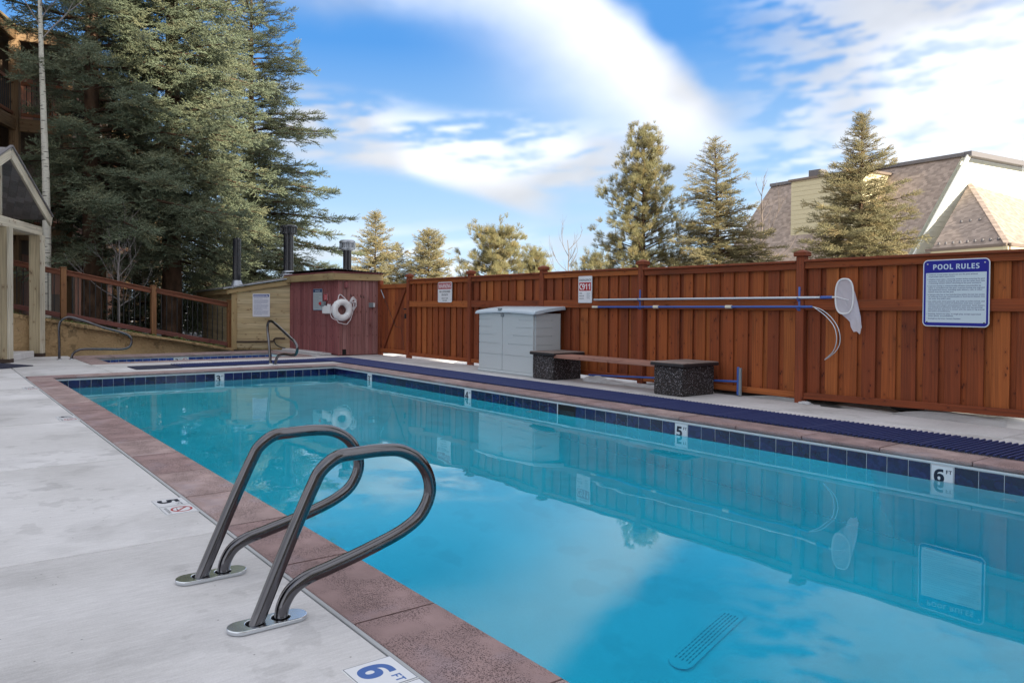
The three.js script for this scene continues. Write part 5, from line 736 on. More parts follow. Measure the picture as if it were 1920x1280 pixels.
// ───────────────────────── hotel on the left ─────────────────────────
{
  const t = thing('hotel', 'brown timber hotel with stacked balconies behind the spruces', 'building'), r = rng(51);
  const K = atD(128, 250, 22).setY(0), e3 = V(0.34, 0, -0.94), n3 = V(0.94, 0, 0.34), L2 = atD(27, 240, 21.4).setY(0), e2 = K.clone().sub(L2).normalize(), L1 = atD(-70, 230, 18.5).setY(0), e1 = L2.clone().sub(L1).normalize();
  const add = (p, v, s) => p.clone().add(v.clone().multiplyScalar(s)), lift = (p, y) => p.clone().setY(y), len3 = 24;
  const levels = [3.05, 6.12], roofY = 8.62;
  const inner = (p, back) => p.clone().add(n3.clone().multiplyScalar(-back));
  const poly = (y, k) => [lift(add(L1, e1, -4), y), lift(L2, y), lift(K, y), lift(add(K, e3, len3), y), lift(inner(add(K, e3, len3), k), y), lift(inner(add(L1, e1, -4), k + 5), y)];
  const slab = (y, h, mat, name) => part(t, name, (() => { const pts = poly(y, 9), s = new THREE.Shape(pts.map((p) => new THREE.Vector2(p.x, -p.z))), g = new THREE.ExtrudeGeometry(s, { depth: h, bevelEnabled: false }); g.rotateX(-Math.PI / 2).translate(0, y, 0); return boxUV(g, 'x'); })(), mat);
  for (const y of levels) slab(y, 0.16, M.hotelWall, 'floor_slab'); slab(roofY + 0.05, 0.2, M.hotelWall, 'roof_slab');
  const edges = [[add(L1, e1, -4), L2], [L2, K], [K, add(K, e3, len3)]];
  edges.forEach(([a, b], i) => {
    for (const y of levels) { beam(lift(a, y - 0.02), lift(b, y - 0.02), 0.14, 0.36, M.hotelTimber, t, 'edge_beam', 0.01, i); }
    beam(lift(a, roofY), lift(b, roofY), 0.12, 0.30, M.hotelTimber, t, 'roof_fascia', 0.01, i + 4); beam(lift(a, roofY + 0.2), lift(b, roofY + 0.2), 0.28, 0.08, M.tanTrim, t, 'roof_edge', 0.01, i + 2);
    const L = a.distanceTo(b), n = Math.max(1, Math.round(L / 2.7));
    for (let k = i === 2 ? 0 : 0; k <= n; k++) { if (i === 1 && k === 1) continue; const p = a.clone().lerp(b, k / n); if (i === 0 && k === n) continue; const m = part(t, 'post', box(-0.125, 0.125, 0.2, roofY - 0.15, -0.125, 0.125, 0.01, 'y', k * 0.3, i), M.hotelTimber, { at: [p.x, 0, p.z] }); m.rotation.y = Math.atan2(e3.x, e3.z); }
    for (const y of levels) for (let k = 0; k < n; k++) {
      const d = b.clone().sub(a).normalize(), p = a.clone().lerp(b, k / n).add(d.clone().multiplyScalar(0.16)), q = a.clone().lerp(b, (k + 1) / n).sub(d.clone().multiplyScalar(0.16));
      beam(lift(p, y + 1.16), lift(q, y + 1.16), 0.09, 0.1, M.hotelRail, t, 'balcony_rail', 0.006, k); beam(lift(p, y + 0.28), lift(q, y + 0.28), 0.06, 0.09, M.hotelRail, t, 'balcony_rail', 0.006, k + 3);
      const bars = [], m = Math.round(p.distanceTo(q) / 0.125); for (let j = 1; j < m; j++) { const o = p.clone().lerp(q, j / m); bars.push(new THREE.BoxGeometry(0.022, 0.82, 0.022).translate(o.x, y + 0.71, o.z)); }
      if (bars.length) part(t, 'baluster_row', bars, M.blackMetal, { kind: 'stuff' });
    }
  });
  // the set-back walls with doors and windows in them
  const w0 = inner(add(K, e3, 0.6), 1.8), w1 = inner(add(K, e3, len3), 1.8), wl = inner(add(L1, e1, -4), 6.6);
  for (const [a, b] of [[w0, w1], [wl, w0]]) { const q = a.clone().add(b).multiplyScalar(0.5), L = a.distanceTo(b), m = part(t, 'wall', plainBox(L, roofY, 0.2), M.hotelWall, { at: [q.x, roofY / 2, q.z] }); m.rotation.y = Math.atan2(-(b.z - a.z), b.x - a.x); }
  for (const y of [0.5, ...levels]) for (let k = 0; k < 6; k++) { const p = add(w0, e3, 1.6 + k * 3.6).add(n3.clone().multiplyScalar(0.13)), win = part(t, k % 2 ? 'window' : 'door', plainBox(0.06, k % 2 ? 1.2 : 2.05, 1.3), M.hotelRail, { at: [p.x, y + (k % 2 ? 1.5 : 1.05), p.z] }); win.rotation.y = Math.atan2(e3.x, e3.z); part(win, 'pane', plainBox(0.02, k % 2 ? 1.05 : 1.8, 1.1), M.glass, { at: [0.035, 0, 0] }); }
}
// the lodge behind the camera that throws the pool into shade
{
  const t = thing('lodge', 'tall gabled lodge behind the pool that shades the whole deck', 'building'), Z = 26, D = 9;
  const s = new THREE.Shape(); s.moveTo(-24, OUT); s.lineTo(12.3, OUT); s.lineTo(12.3, 17.3); s.lineTo(5.4, 26.4); s.lineTo(-1.6, 17.3); s.lineTo(-24, 17.3); s.closePath();
  part(t, 'walls', boxUV(new THREE.ExtrudeGeometry(s, { depth: D, bevelEnabled: false }).translate(0, 0, Z)), M.timberPale);
  for (const [a, b] of [[V(12.75, 16.7, Z - 0.5), V(5.4, 26.45, Z - 0.5)], [V(5.4, 26.45, Z - 0.5), V(-2.1, 16.7, Z - 0.5)]]) { const c = b.clone().setZ(Z + D + 0.5), d = a.clone().setZ(Z + D + 0.5); part(t, 'roof_slope', prism([a, b, c, d].reverse(), 0.2), M.roofBrown); }
  const fr = plainBox(1.7, 1.9, 0.1), pn = plainBox(1.45, 1.65, 0.04), sl = plainBox(1.9, 0.1, 0.25);
  for (let j = 0; j < 6; j++) for (let k = 0; k < 11; k++) { const w = part(t, 'window', fr, M.hotelRail, { at: [-22 + k * 3.2, 1.8 + j * 2.8, Z - 0.03] }); part(w, 'pane', pn, M.glass, { at: [0, 0, -0.05] }); part(w, 'sill', sl, M.timberPale, { at: [0, -1.0, -0.1] }); }
}
// ───────────────────────── shingled house beyond the fence ─────────────────────────
{
  const t = thing('shingled_house', 'large pale house with steep brown shingle roofs beyond the fence', 'building');
  const P = (lat, d, y) => RIGHT.clone().multiplyScalar(lat).add(FWD.clone().multiplyScalar(d)).setY(y);
  const g = [0.873, 0.487], k = [-0.487, 0.873], R0 = [29.35, 44], at = (a, b, y) => P(R0[0] + g[0] * a + k[0] * b, R0[1] + g[1] * a + k[1] * b, y);   // a: along the gable wall (to the right), b: along the ridge (away)
  const HI = 9.95, EA = 3.6, run = -5.6;
  part(t, 'roof', boxUV(prism([at(0, 0.02, HI), at(0, 13, HI), at(run, 13, EA), at(run, 0.02, EA)], 0.12), 'z'), M.roofBrown, { label: 'steep main roof of brown shingles' });
  const uvRoof = (pts) => { const q = pts.length === 4 ? quad(...pts) : (() => { const f = new THREE.BufferGeometry(), u = pts[1].clone().sub(pts[0]).normalize(), n = u.clone().cross(pts[2].clone().sub(pts[0])).normalize(), w = n.clone().cross(u), uv = []; f.setAttribute('position', new THREE.Float32BufferAttribute(pts.flatMap((p) => p.toArray()), 3)); for (const p of pts) { const e = p.clone().sub(pts[0]); uv.push(e.dot(u), e.dot(w)); } f.setAttribute('uv', new THREE.Float32BufferAttribute(uv, 2)); f.computeVertexNormals(); return f; })(); return q; };
  t.children[0].geometry.dispose(); t.children[0].geometry = uvRoof([at(run, 0.0, EA), at(run, 13, EA), at(0, 13, HI), at(0, 0.0, HI)]);
  const wallPts = [at(0, 0, HI - 0.05), at(9, 0, HI - 0.05), at(9, 0, OUT), at(run, 0, OUT), at(run, 0, EA)];
  part(t, 'gable_wall', prism(wallPts, 0.3), M.sidingPale);
  // clapboards on the gable wall
  for (let y = 0.4; y < HI - 0.4; y += 0.3) { const x0 = y < EA ? run : run * (1 - (y - EA) / (HI - EA)) + 0.12, L = 9 - x0, m = part(t, 'clapboard', plainBox(L, 0.285, 0.05), M.sidingPale), c = at((x0 + 9) / 2, -0.33, y); m.position.copy(c); m.rotation.y = Math.atan2(-(at(1, 0, 0).z - at(0, 0, 0).z), at(1, 0, 0).x - at(0, 0, 0).x); m.rotation.x = 0; }
  beam(at(-0.15, -0.36, HI + 0.06), at(9.2, -0.36, HI + 0.06), 0.5, 0.3, M.fasciaGrey, t, 'parapet_fascia', 0.02); beam(at(0, -0.2, HI + 0.07), at(0, 13, HI + 0.07), 0.4, 0.22, M.fasciaGrey, t, 'ridge_cap', 0.02); beam(at(run, -0.38, EA + 0.0), at(0, -0.38, HI - 0.02), 0.1, 0.28, M.sidingPale, t, 'rake_board', 0.01);
  part(t, 'rear_block', prism([at(0, 0.02, OUT), at(0, 13, OUT), at(0, 13, HI), at(0, 0.02, HI)], 0.3), M.sidingPale);
  // the hipped wing in front
  const A = P(29.7, 43.85, 8.35), C = P(25.95, 35.6, 4.15), B = P(24.7, 39.3, 4.15), E = at(9, -0.4, 7.6), F = P(25.95 + 9 * g[0], 35.6 + 9 * g[1], 4.15);
  part(t, 'wing_roof', uvRoof([B, C, A]), M.roofBrown); part(t, 'wing_roof', uvRoof([C, F, E, A]), M.roofBrown); beam(C, A, 0.26, 0.06, M.roofBrown, t, 'hip_cap', 0.01);
  const up = (p, y) => p.clone().setY(y); part(t, 'wing_wall', [quad(up(B, OUT), up(C, OUT), up(C, 4.1), up(B, 4.1)), quad(up(C, OUT), up(F, OUT), up(F, 4.1), up(C, 4.1))].map((q) => q), M.sidingYellow);
  for (let y = 0.3; y < 4; y += 0.28) { beam(up(B, y), up(C, y), 0.06, 0.265, M.sidingYellow, t, 'clapboard', 0.004); beam(up(C, y), up(F, y), 0.06, 0.265, M.sidingYellow, t, 'clapboard', 0.004); }
  const out = (p, q, s) => { const d = q.clone().sub(p).normalize(); return p.clone().sub(d.multiplyScalar(s)); }; beam(out(B, C, 0.3).setY(4.12), out(C, B, 0.25).setY(4.12), 0.16, 0.15, M.gutter, t, 'gutter', 0.02); beam(out(C, F, 0.25).setY(4.12), out(F, C, 0.2).setY(4.12), 0.16, 0.15, M.gutter, t, 'gutter', 0.02);
  part(t, 'downspout', rod(up(C, 4.1).add(V(0, 0, 0.1)), up(C, OUT).add(V(0, 0, 0.1)), 0.06, 0.06, 8), M.gutter); beam(up(C, OUT).add(V(-0.08, 0, 0)), up(C, 4.05).add(V(-0.08, 0, 0)), 0.22, 0.2, M.sidingYellow, t, 'corner_board', 0.01);
  const guard = new THREE.CylinderGeometry(0.05, 0.07, 0.12, 8); for (let i = 0; i < 9; i++) { const q = B.clone().lerp(C, 0.08 + i * 0.105).lerp(A, 0.06); part(t, 'snow_guard', guard, M.fasciaGrey, { at: [q.x, q.y + 0.06, q.z] }); } for (let i = 0; i < 3; i++) { const q = B.clone().lerp(C, 0.35 + i * 0.2).lerp(A, 0.36); part(t, 'snow_guard', guard, M.fasciaGrey, { at: [q.x, q.y + 0.06, q.z] }); } for (let i = 0; i < 7; i++) { const q = C.clone().lerp(F, 0.1 + i * 0.13).lerp(E, 0.3); part(t, 'snow_guard', guard, M.fasciaGrey, { at: [q.x, q.y + 0.06, q.z] }); }
  // tower on the main slope
  const tb = (a, b, y) => at(a, b, y), tw = [tb(-3.6, 8.6, 0), tb(-3.6, 3.9, 0), tb(0.4, 3.9, 0), tb(0.4, 8.6, 0)], th = 9.35;
  part(t, 'tower', (() => { const s = new THREE.Shape(tw.map((p) => new THREE.Vector2(p.x, -p.z))), e = new THREE.ExtrudeGeometry(s, { depth: th, bevelEnabled: false }); e.rotateX(-Math.PI / 2); return e; })(), M.sidingYellow);
  for (let y = 4; y < th - 0.2; y += 0.3) beam(up(tw[0], y), up(tw[1], y), 0.06, 0.285, M.sidingYellow, t, 'clapboard', 0.004);
  part(t, 'tower_cap', (() => { const s = new THREE.Shape(tw.map((p) => new THREE.Vector2(p.x, -p.z))), e = new THREE.ExtrudeGeometry(s, { depth: 0.14, bevelEnabled: true, bevelSize: 0.15, bevelThickness: 0.02, bevelSegments: 1 }); e.rotateX(-Math.PI / 2).translate(0, th, 0); return e; })(), M.gutter);
  part(t, 'chimney_box', plainBox(0.8, 0.55, 0.8), M.fasciaGrey, { at: [tb(-2.6, 7.4, 0).x, th + 0.4, tb(-2.6, 7.4, 0).z] });
  const an = thing('roof_antenna', 'thin twin antenna mast on the parapet of the shingled house', 'antenna'), q = at(6.1, -0.7, HI - 0.9); part(an, 'mast', [rod(q, q.clone().setY(HI + 1.6), 0.03, 0.025, 6), rod(q.clone().add(RIGHT.clone().multiplyScalar(-0.35)), q.clone().add(RIGHT.clone().multiplyScalar(-0.35)).setY(HI + 0.9), 0.02, 0.02, 6)], M.galvanised); part(an, 'cross_arm', rod(q.clone().setY(HI + 1.55).add(RIGHT.clone().multiplyScalar(-0.3)), q.clone().setY(HI + 1.55).add(RIGHT.clone().multiplyScalar(0.3)), 0.02, 0.02, 6), M.galvanised);
}
// ───────────────────────── parked car seen under the fence ─────────────────────────
{
  const t = thing('parked_car', 'dark car parked outside the fence with one wheel showing under it', 'car', [9.75, OUT, -5.3]);
  const s = new THREE.Shape(); s.moveTo(-2.15, 0.28); s.lineTo(2.15, 0.28); s.quadraticCurveTo(2.25, 0.6, 2.1, 0.74); s.quadraticCurveTo(1.6, 0.86, 1.05, 0.9); s.quadraticCurveTo(0.6, 1.33, 0.2, 1.36); s.quadraticCurveTo(-0.7, 1.4, -1.1, 1.28); s.quadraticCurveTo(-1.6, 0.98, -2.05, 0.92); s.quadraticCurveTo(-2.25, 0.7, -2.15, 0.28);
  const body = new THREE.ExtrudeGeometry(s, { depth: 1.6, bevelEnabled: true, bevelSize: 0.07, bevelThickness: 0.08, bevelSegments: 3, curveSegments: 10 }); body.translate(0, 0, -0.8); body.rotateY(-Math.PI / 2); part(t, 'body', body, M.carPaint);
  for (const x of [-1, 1]) { const w = new THREE.Shape(); w.moveTo(0.95, 0.92); w.quadraticCurveTo(0.55, 1.27, 0.2, 1.29); w.quadraticCurveTo(-0.7, 1.32, -1.05, 1.2); w.lineTo(-1.4, 0.95); w.closePath(); const g = new THREE.ShapeGeometry(w); g.rotateY(-Math.PI / 2).translate(x * 0.885, 0, 0); part(t, 'side_window', g, M.glass); for (const z of [-1.35, 1.32]) { const q = part(t, 'wheel', new THREE.TorusGeometry(0.24, 0.085, 12, 32).rotateY(Math.PI / 2).scale(1.15, 1, 1), M.rubber, { at: [x * 0.80, 0.325, z] }); part(q, 'rim', new THREE.CylinderGeometry(0.2, 0.2, 0.14, 20).rotateZ(Math.PI / 2), M.alloy); } part(t, 'headlight', new THREE.SphereGeometry(0.1, 12, 8).scale(1.4, 0.8, 0.6), M.white, { at: [x * 0.62, 0.66, 2.14] }); }
}
// ───────────────────────── trees ─────────────────────────
function taper(points, r0, r1, seg = 5) {                              // tapered limb through points
  const pos = [], nor = [], uv = [], idx = [], n = points.length; let len = 0;
  for (let i = 0; i < n; i++) {
    const t = points[Math.min(i + 1, n - 1)].clone().sub(points[Math.max(i - 1, 0)]).normalize(), a = Math.abs(t.y) > 0.9 ? V(1, 0, 0) : V(0, 1, 0), u = a.clone().cross(t).normalize(), w = t.clone().cross(u), r = mix(r0, r1, i / (n - 1)); if (i) len += points[i].distanceTo(points[i - 1]);
    for (let k = 0; k <= seg; k++) { const an = k / seg * Math.PI * 2, d = u.clone().multiplyScalar(Math.cos(an)).add(w.clone().multiplyScalar(Math.sin(an))); pos.push(points[i].x + d.x * r, points[i].y + d.y * r, points[i].z + d.z * r); nor.push(d.x, d.y, d.z); uv.push(k / seg, len * 0.5); }
  }
  for (let i = 0; i + 1 < n; i++) for (let k = 0; k < seg; k++) { const a = i * (seg + 1) + k, b = a + seg + 1; idx.push(a, a + 1, b, a + 1, b + 1, b); }
  const g = new THREE.BufferGeometry(); g.setAttribute('position', new THREE.Float32BufferAttribute(pos, 3)); g.setAttribute('normal', new THREE.Float32BufferAttribute(nor, 3)); g.setAttribute('uv', new THREE.Float32BufferAttribute(uv, 2)); g.setIndex(idx); return g;
}
function needles(shoots, gap, long, wide, seed) {                      // shoots: [from, to]; short blades all round each shoot
  const r = rng(seed), pos = [];
  for (const [a, b] of shoots) {
    const d = b.clone().sub(a), L = d.length(), n = Math.max(3, Math.round(L / gap)); d.normalize(); const u = (Math.abs(d.y) > 0.9 ? V(1, 0, 0) : V(0, 1, 0)).cross(d).normalize(), w = d.clone().cross(u);
    for (let k = 0; k < n; k++) { const an = k * 2.4 + r(), rad = u.clone().multiplyScalar(Math.cos(an)).add(w.clone().multiplyScalar(Math.sin(an))), p = a.clone().addScaledVector(d, L * (k + 0.3) / n), tip = p.clone().addScaledVector(d, long * (0.75 + 0.3 * r())).addScaledVector(rad, long * (0.55 + 0.25 * r())), s = d.clone().cross(rad).multiplyScalar(wide / 2); pos.push(...p.clone().add(s).toArray(), ...p.clone().sub(s).toArray(), ...tip.toArray()); }
  }
  const g = new THREE.BufferGeometry(); g.setAttribute('position', new THREE.Float32BufferAttribute(pos, 3)); g.computeVertexNormals(); return g;
}
const sprayGeo = [1, 2, 3, 4].map((s) => { const r = rng(s * 11), sh = [[V(0, 0, 0), V(0.25, 0.01, 0)]]; for (let k = 0; k < 6; k++) { const x = 0.02 + k * 0.036, L = 0.17 * (1 - k * 0.08) * (0.7 + 0.6 * r()), side = k % 2 ? 1 : -1, an = 0.6 + 0.5 * r(); sh.push([V(x, 0, 0), V(x + L * Math.cos(an), (r() - 0.3) * 0.10, side * L * Math.sin(an))]); } return needles(sh, 0.0135, 0.036, 0.0145, s); });
const tuftGeo = [4, 5].map((s) => { const r = rng(s * 13), sh = []; for (let k = 0; k < 9; k++) { const a = k * 2.4, e = 0.2 + 0.9 * r(); sh.push([V(0, 0, 0), V(0.10 + 0.12 * Math.cos(e), 0.16 * Math.sin(e) * Math.cos(a), 0.16 * Math.sin(e) * Math.sin(a))]); } return needles(sh, 0.016, 0.075, 0.009, s); });
const needleMat = std('needles', [1, 1, 1], { roughness: 0.72 });
const dummy = new THREE.Matrix4(), qz = new THREE.Quaternion();
function crown(tree, geos, list, tint, seed, spread = 0.35) {         // list of [position, direction, scale]; one instanced mesh of twigs
  const r = rng(seed), per = geos.map(() => []); list.forEach((e, i) => per[i % geos.length].push(e));
  per.forEach((l, gi) => {
    const im = new THREE.InstancedMesh(geos[gi], needleMat, l.length); im.name = 'crown'; im.userData.kind = 'stuff'; shade(im);
    const col = new THREE.Color();
    l.forEach(([p, d, s], i) => {
      const x = d.clone().normalize(), z = x.clone().cross(V((r() - 0.5) * 0.7, 1, (r() - 0.5) * 0.7)).normalize(), y = z.clone().cross(x);
      dummy.makeBasis(x, y, z).scale(V(s, s, s)).setPosition(p); im.setMatrixAt(i, dummy);
      const k = 1 - spread / 2 + spread * r(), w = r() ** 3; col.setRGB(tint[0] * k * (1 + 0.35 * w), tint[1] * k * (1 + 0.12 * w), tint[2] * k); im.setColorAt(i, col);
    });
    tree.add(im);
  });
}
function conifer({ name, label, group, base, H, R, y0 = 0.6, n = 150, seed, tint, shape = 0.8, droop = 0.35, trunkR = 0.2, reach = () => 1, pine = false, size = 1, dense = 1, gaps = 0.06, lean = [0, 0], rise = 0.12, hang = 1.1 }) {
  const r = rng(seed), t = thing(name, label, 'tree', base.toArray(), 0, group), list = [], wood = [];
  const axis = (h) => V(lean[0] * h / H, h, lean[1] * h / H), tp = []; for (let k = 0; k <= 8; k++) tp.push(axis(H * k / 8 * 0.985 - (k ? 0 : 0.3)));
  part(t, 'trunk', taper(tp, trunkR, 0.012, 10), M.bark);
  for (let i = 0; i < n; i++) {
    if (r() < gaps) continue;
    const f = (i + r()) / n, h = y0 + (H - y0) * f ** 0.94, h01 = (h - y0) / (H - y0), az = i * 2.399963 + (r() - 0.5) * 0.9;
    const short = r() < 0.38 ? 0.35 + 0.3 * r() : 0.72 + 0.42 * r();
    const L = Math.max(0.12, R * (1 - h01) ** shape * short * Math.min(1, 0.62 + h01 * 4) * reach(az, h, h01)); if (L < 0.13 && h01 < 0.9) continue;
    const dir = V(Math.cos(az), 0, Math.sin(az)), a = axis(h), pts = [], dr = droop * (1 - 0.75 * h01) * (0.8 + 0.5 * r()), up = rise + 0.55 * h01 ** 2 + (pine ? 0.22 : 0), bend = (r() - 0.5) * 0.35;
    for (let k = 0; k <= 6; k++) { const s = k / 6; pts.push(a.clone().addScaledVector(dir, L * s).add(V(-dir.z * bend * L * s * s, L * (up * s - dr * s * s * 1.6 + dr * 0.9 * s ** 3), dir.x * bend * L * s * s))); }
    wood.push(taper(pts, 0.012 + 0.012 * L, 0.005, 4));
    const curve = (s) => { const q = s * 6, k = Math.min(5, Math.floor(q)); return pts[k].clone().lerp(pts[k + 1], q - k); }, tan = (s) => { const k = Math.min(5, Math.floor(s * 6)); return pts[k + 1].clone().sub(pts[k]).normalize(); };
    if (pine) {
      const m = Math.max(2, Math.round(L * 4.5 * dense)); for (let k = 0; k < m; k++) { const s = clamp(1 - 0.72 * ((k + 0.4 * r()) / m), 0, 1), p = curve(s), w = 0.34 * size * (0.5 + r()); p.add(V((r() - 0.5) * w * 1.6, (r() - 0.3) * w, (r() - 0.5) * w * 1.6)); for (let j = 0; j < 3; j++) list.push([p.clone().add(V((r() - 0.5) * w * 0.7, (r() - 0.3) * w * 0.6, (r() - 0.5) * w * 0.7)), tan(s).clone().add(V((r() - 0.5) * 1.4, 0.3 + 0.9 * r(), (r() - 0.5) * 1.4)), size * (0.55 + 0.6 * r())]); }
      continue;
    }
    const sz = size * (1 - 0.42 * h01 ** 2.5), st = 0.15 * size / (L * dense), s0 = clamp(0.45 / (L + 0.4), 0.06, 0.3);
    for (let s = s0; s < 1; s += st * (0.6 + 0.8 * r())) {
      const p = curve(s), d = tan(s), clump = 0.45 + 1.0 * noise(s * L * 1.6, i * 3.7, 5), l2 = (0.2 + 0.36 * Math.min(L, 2.6) * (1 - s) * (0.6 + 0.7 * r())) * Math.min(1, 0.45 + L * 0.4) * clump;
      for (const side of [-1, 1]) {
        if (r() < 0.12) continue;
        const an = side * (0.65 + 0.5 * r()), roll = hang * r() * r(), d2 = V(d.x * Math.cos(an) - d.z * Math.sin(an), d.y * 0.6 + 0.16 - 0.3 * r() - roll, d.x * Math.sin(an) + d.z * Math.cos(an)).normalize(), m = Math.max(1, Math.round(l2 / (0.17 * size)));
        for (let k = 0; k < m; k++) { const q = p.clone().addScaledVector(d2, l2 * (k + 0.3 * r()) / m); q.y -= 0.16 * (l2 * k / m) ** 2 + 0.03 * (r() - 0.5); list.push([q, d2.clone().multiplyScalar(0.8).add(d.clone().multiplyScalar(0.4)).add(V((r() - 0.5) * 0.7, (r() - 0.4) * 0.7, (r() - 0.5) * 0.7)), sz * (0.7 + 0.6 * r())]); }
      }
      if (r() < 0.6) list.push([p.clone().add(V(0, 0.03, 0)), d.clone().add(V((r() - 0.5) * 0.4, 0.35 * r(), (r() - 0.5) * 0.4)), sz * (0.8 + 0.5 * r())]);
    }
    list.push([curve(0.97), tan(1), size * (1.1 - 0.4 * h01)]);
  }
  for (let k = 0; k < 8; k++) list.push([axis(H * (0.93 + 0.01 * k)), V(r() - 0.5, 1.6, r() - 0.5), size * 0.55]);
  part(t, 'branches', wood, M.bark, { kind: 'stuff' });
  crown(t, pine ? tuftGeo : sprayGeo, list, tint, seed + 1); conifer.count = (conifer.count ?? 0) + list.length;
  return t;
}
const ang = (v) => Math.atan2(v.z, v.x), toward = (az, dir, p) => Math.max(0, Math.cos(az - ang(dir))) ** p, LEFT = RIGHT.clone().negate();
const ground = (px, d, y = OUT) => atD(px, 560, d).setY(y);
// needle colours: green spruce by the hotel, paler yellow spruce by the car park, pine
const SPRUCE = [0.140, 0.172, 0.108], YELLOW_SPRUCE = [0.255, 0.232, 0.122], PINE = [0.245, 0.230, 0.110];
// the three big spruces on the left
const notLeft = (az, k) => 1 - (1 - k) * Math.max(0, Math.cos(az - ang(LEFT))) ** 0.6;
conifer({ name: 'spruce_tree', label: 'tall blue spruce with low sweeping boughs in front of the hotel', base: ground(172, 19.6, 0.45), H: 17.5, R: 4.2, y0: 1.6, n: 255, seed: 101, tint: SPRUCE, shape: 0.6, droop: 0.42, trunkR: 0.27, size: 1.4, dense: 1.0, gaps: 0.14,
  reach: (az, h) => notLeft(az, mix(mix(1, 0.22, smooth(4.2, 4.6, h)), 1, smooth(7.5, 7.7, h)) * mix(1, 0.25, smooth(8.1, 8.3, h))) * (h < 2.8 ? 0.7 : 1) });
conifer({ name: 'spruce_tree', label: 'broad sunlit spruce rising behind the tan shed roof', base: ground(322, 21, 0.3), H: 19, R: 4.2, y0: 1.7, n: 300, seed: 137, tint: SPRUCE, shape: 0.6, droop: 0.46, trunkR: 0.28, size: 1.42, dense: 0.95, hang: 1.5, gaps: 0.12, reach: (az, h) => (h < 3.4 ? 0.8 : 1) * (1 - 0.1 * toward(az, RIGHT, 1)) });
conifer({ name: 'spruce_tree', label: 'dark grey-blue spruce with open upcurved boughs against the sky', base: ground(470, 27.5, 0), H: 14.2, R: 4.3, y0: 0.9, n: 300, seed: 163, tint: SPRUCE, shape: 0.74, droop: 0.36, trunkR: 0.22, size: 1.3, dense: 0.9, gaps: 0.08, rise: 0.06 });
// trees beyond the fence
conifer({ name: 'pine_tree', label: 'tall sunlit pine with tufted branches beyond the fence', base: ground(1205, 32), H: 8.45, R: 2.7, y0: 0.5, n: 210, seed: 211, tint: PINE, shape: 0.66, droop: 0.12, trunkR: 0.15, pine: true, size: 1.15, dense: 1.0, gaps: 0.12 });
conifer({ name: 'spruce_tree', label: 'ragged half-bare spruce between the pine and the house', base: ground(1352, 30), H: 7.75, R: 3.1, y0: 0.4, n: 250, seed: 223, tint: YELLOW_SPRUCE, shape: 0.8, droop: 0.3, trunkR: 0.13, size: 1.25, dense: 0.85, gaps: 0.14, lean: [-0.35, -0.1] });
conifer({ name: 'spruce_tree', label: 'full golden-green spruce in front of the shingled house', base: ground(1612, 26), H: 7.75, R: 3.05, y0: 0.3, n: 330, seed: 239, tint: YELLOW_SPRUCE, shape: 0.9, droop: 0.26, trunkR: 0.13, size: 1.2, dense: 0.95, gaps: 0.05 });
conifer({ name: 'spruce_tree', label: 'grey frosted spruce just right of the silver-capped flue', base: ground(703, 45), H: 6.6, R: 2.3, y0: 0.2, n: 190, seed: 251, tint: YELLOW_SPRUCE, shape: 0.66, droop: 0.25, trunkR: 0.1, size: 1.8, dense: 0.8, gaps: 0.08 });
conifer({ name: 'spruce_tree', label: 'small grey spruce behind the gate', base: ground(744, 47), H: 4.9, R: 1.5, y0: 0.2, n: 100, seed: 257, tint: YELLOW_SPRUCE, shape: 0.62, droop: 0.25, trunkR: 0.08, size: 1.8, dense: 0.8 });
conifer({ name: 'spruce_tree', label: 'pale golden spruce beyond the fence above the WARNING sign', base: ground(803, 46), H: 5.7, R: 2.4, y0: 0.2, n: 190, seed: 263, tint: YELLOW_SPRUCE, shape: 0.58, droop: 0.2, trunkR: 0.1, size: 1.8, dense: 0.85 });
conifer({ name: 'pine_tree', label: 'round-topped golden pine above the storage box', base: ground(930, 52), H: 5.7, R: 3.0, y0: 0.5, n: 130, seed: 271, tint: PINE, shape: 0.36, droop: 0.05, trunkR: 0.15, pine: true, size: 1.8, dense: 0.6, gaps: 0.1 });
conifer({ name: 'pine_tree', label: 'smaller pine right of the round-topped one', base: ground(1003, 53), H: 4.7, R: 1.6, y0: 0.3, n: 70, seed: 277, tint: PINE, shape: 0.45, droop: 0.1, trunkR: 0.1, pine: true, size: 1.8, dense: 0.7 });
conifer({ name: 'pine_tree', label: 'low pine at the foot of the tall one by the fence', base: ground(1115, 40), H: 3.4, R: 1.9, y0: 0.3, n: 70, seed: 281, tint: PINE, shape: 0.5, droop: 0.1, trunkR: 0.1, pine: true, size: 1.4, dense: 0.8 });
conifer({ name: 'spruce_tree', label: 'added unseen tall spruce outside the fence behind the camera, shading the far spruce', base: V(13.2, OUT, 3.2), H: 23, R: 3.6, y0: 1, n: 330, seed: 439, tint: SPRUCE, shape: 0.62, droop: 0.4, trunkR: 0.3, size: 1.9, dense: 0.75 });  // unseen tree added behind the camera to cast shade on the far spruce
// young spruces added on the bank to darken the bright gap behind the railing
[[262, 23.5, 2.3], [336, 25.5, 2.6], [392, 24, 2.2], [432, 27, 2.6]].forEach(([px, d, H], k) => conifer({ name: 'filler_spruce', label: ['added young spruce behind the middle of the sloping railing', 'added young spruce beside the trunk of the broad spruce', 'added young spruce left of the tan shed', 'added young spruce behind the tan shed eave'][k], base: ground(px, d, 0.15), H, R: 1.25, y0: 0.05, n: 90, seed: 401 + k * 7, tint: SPRUCE, shape: 0.5, droop: 0.2, trunkR: 0.05, size: 1.4, dense: 0.8 }));
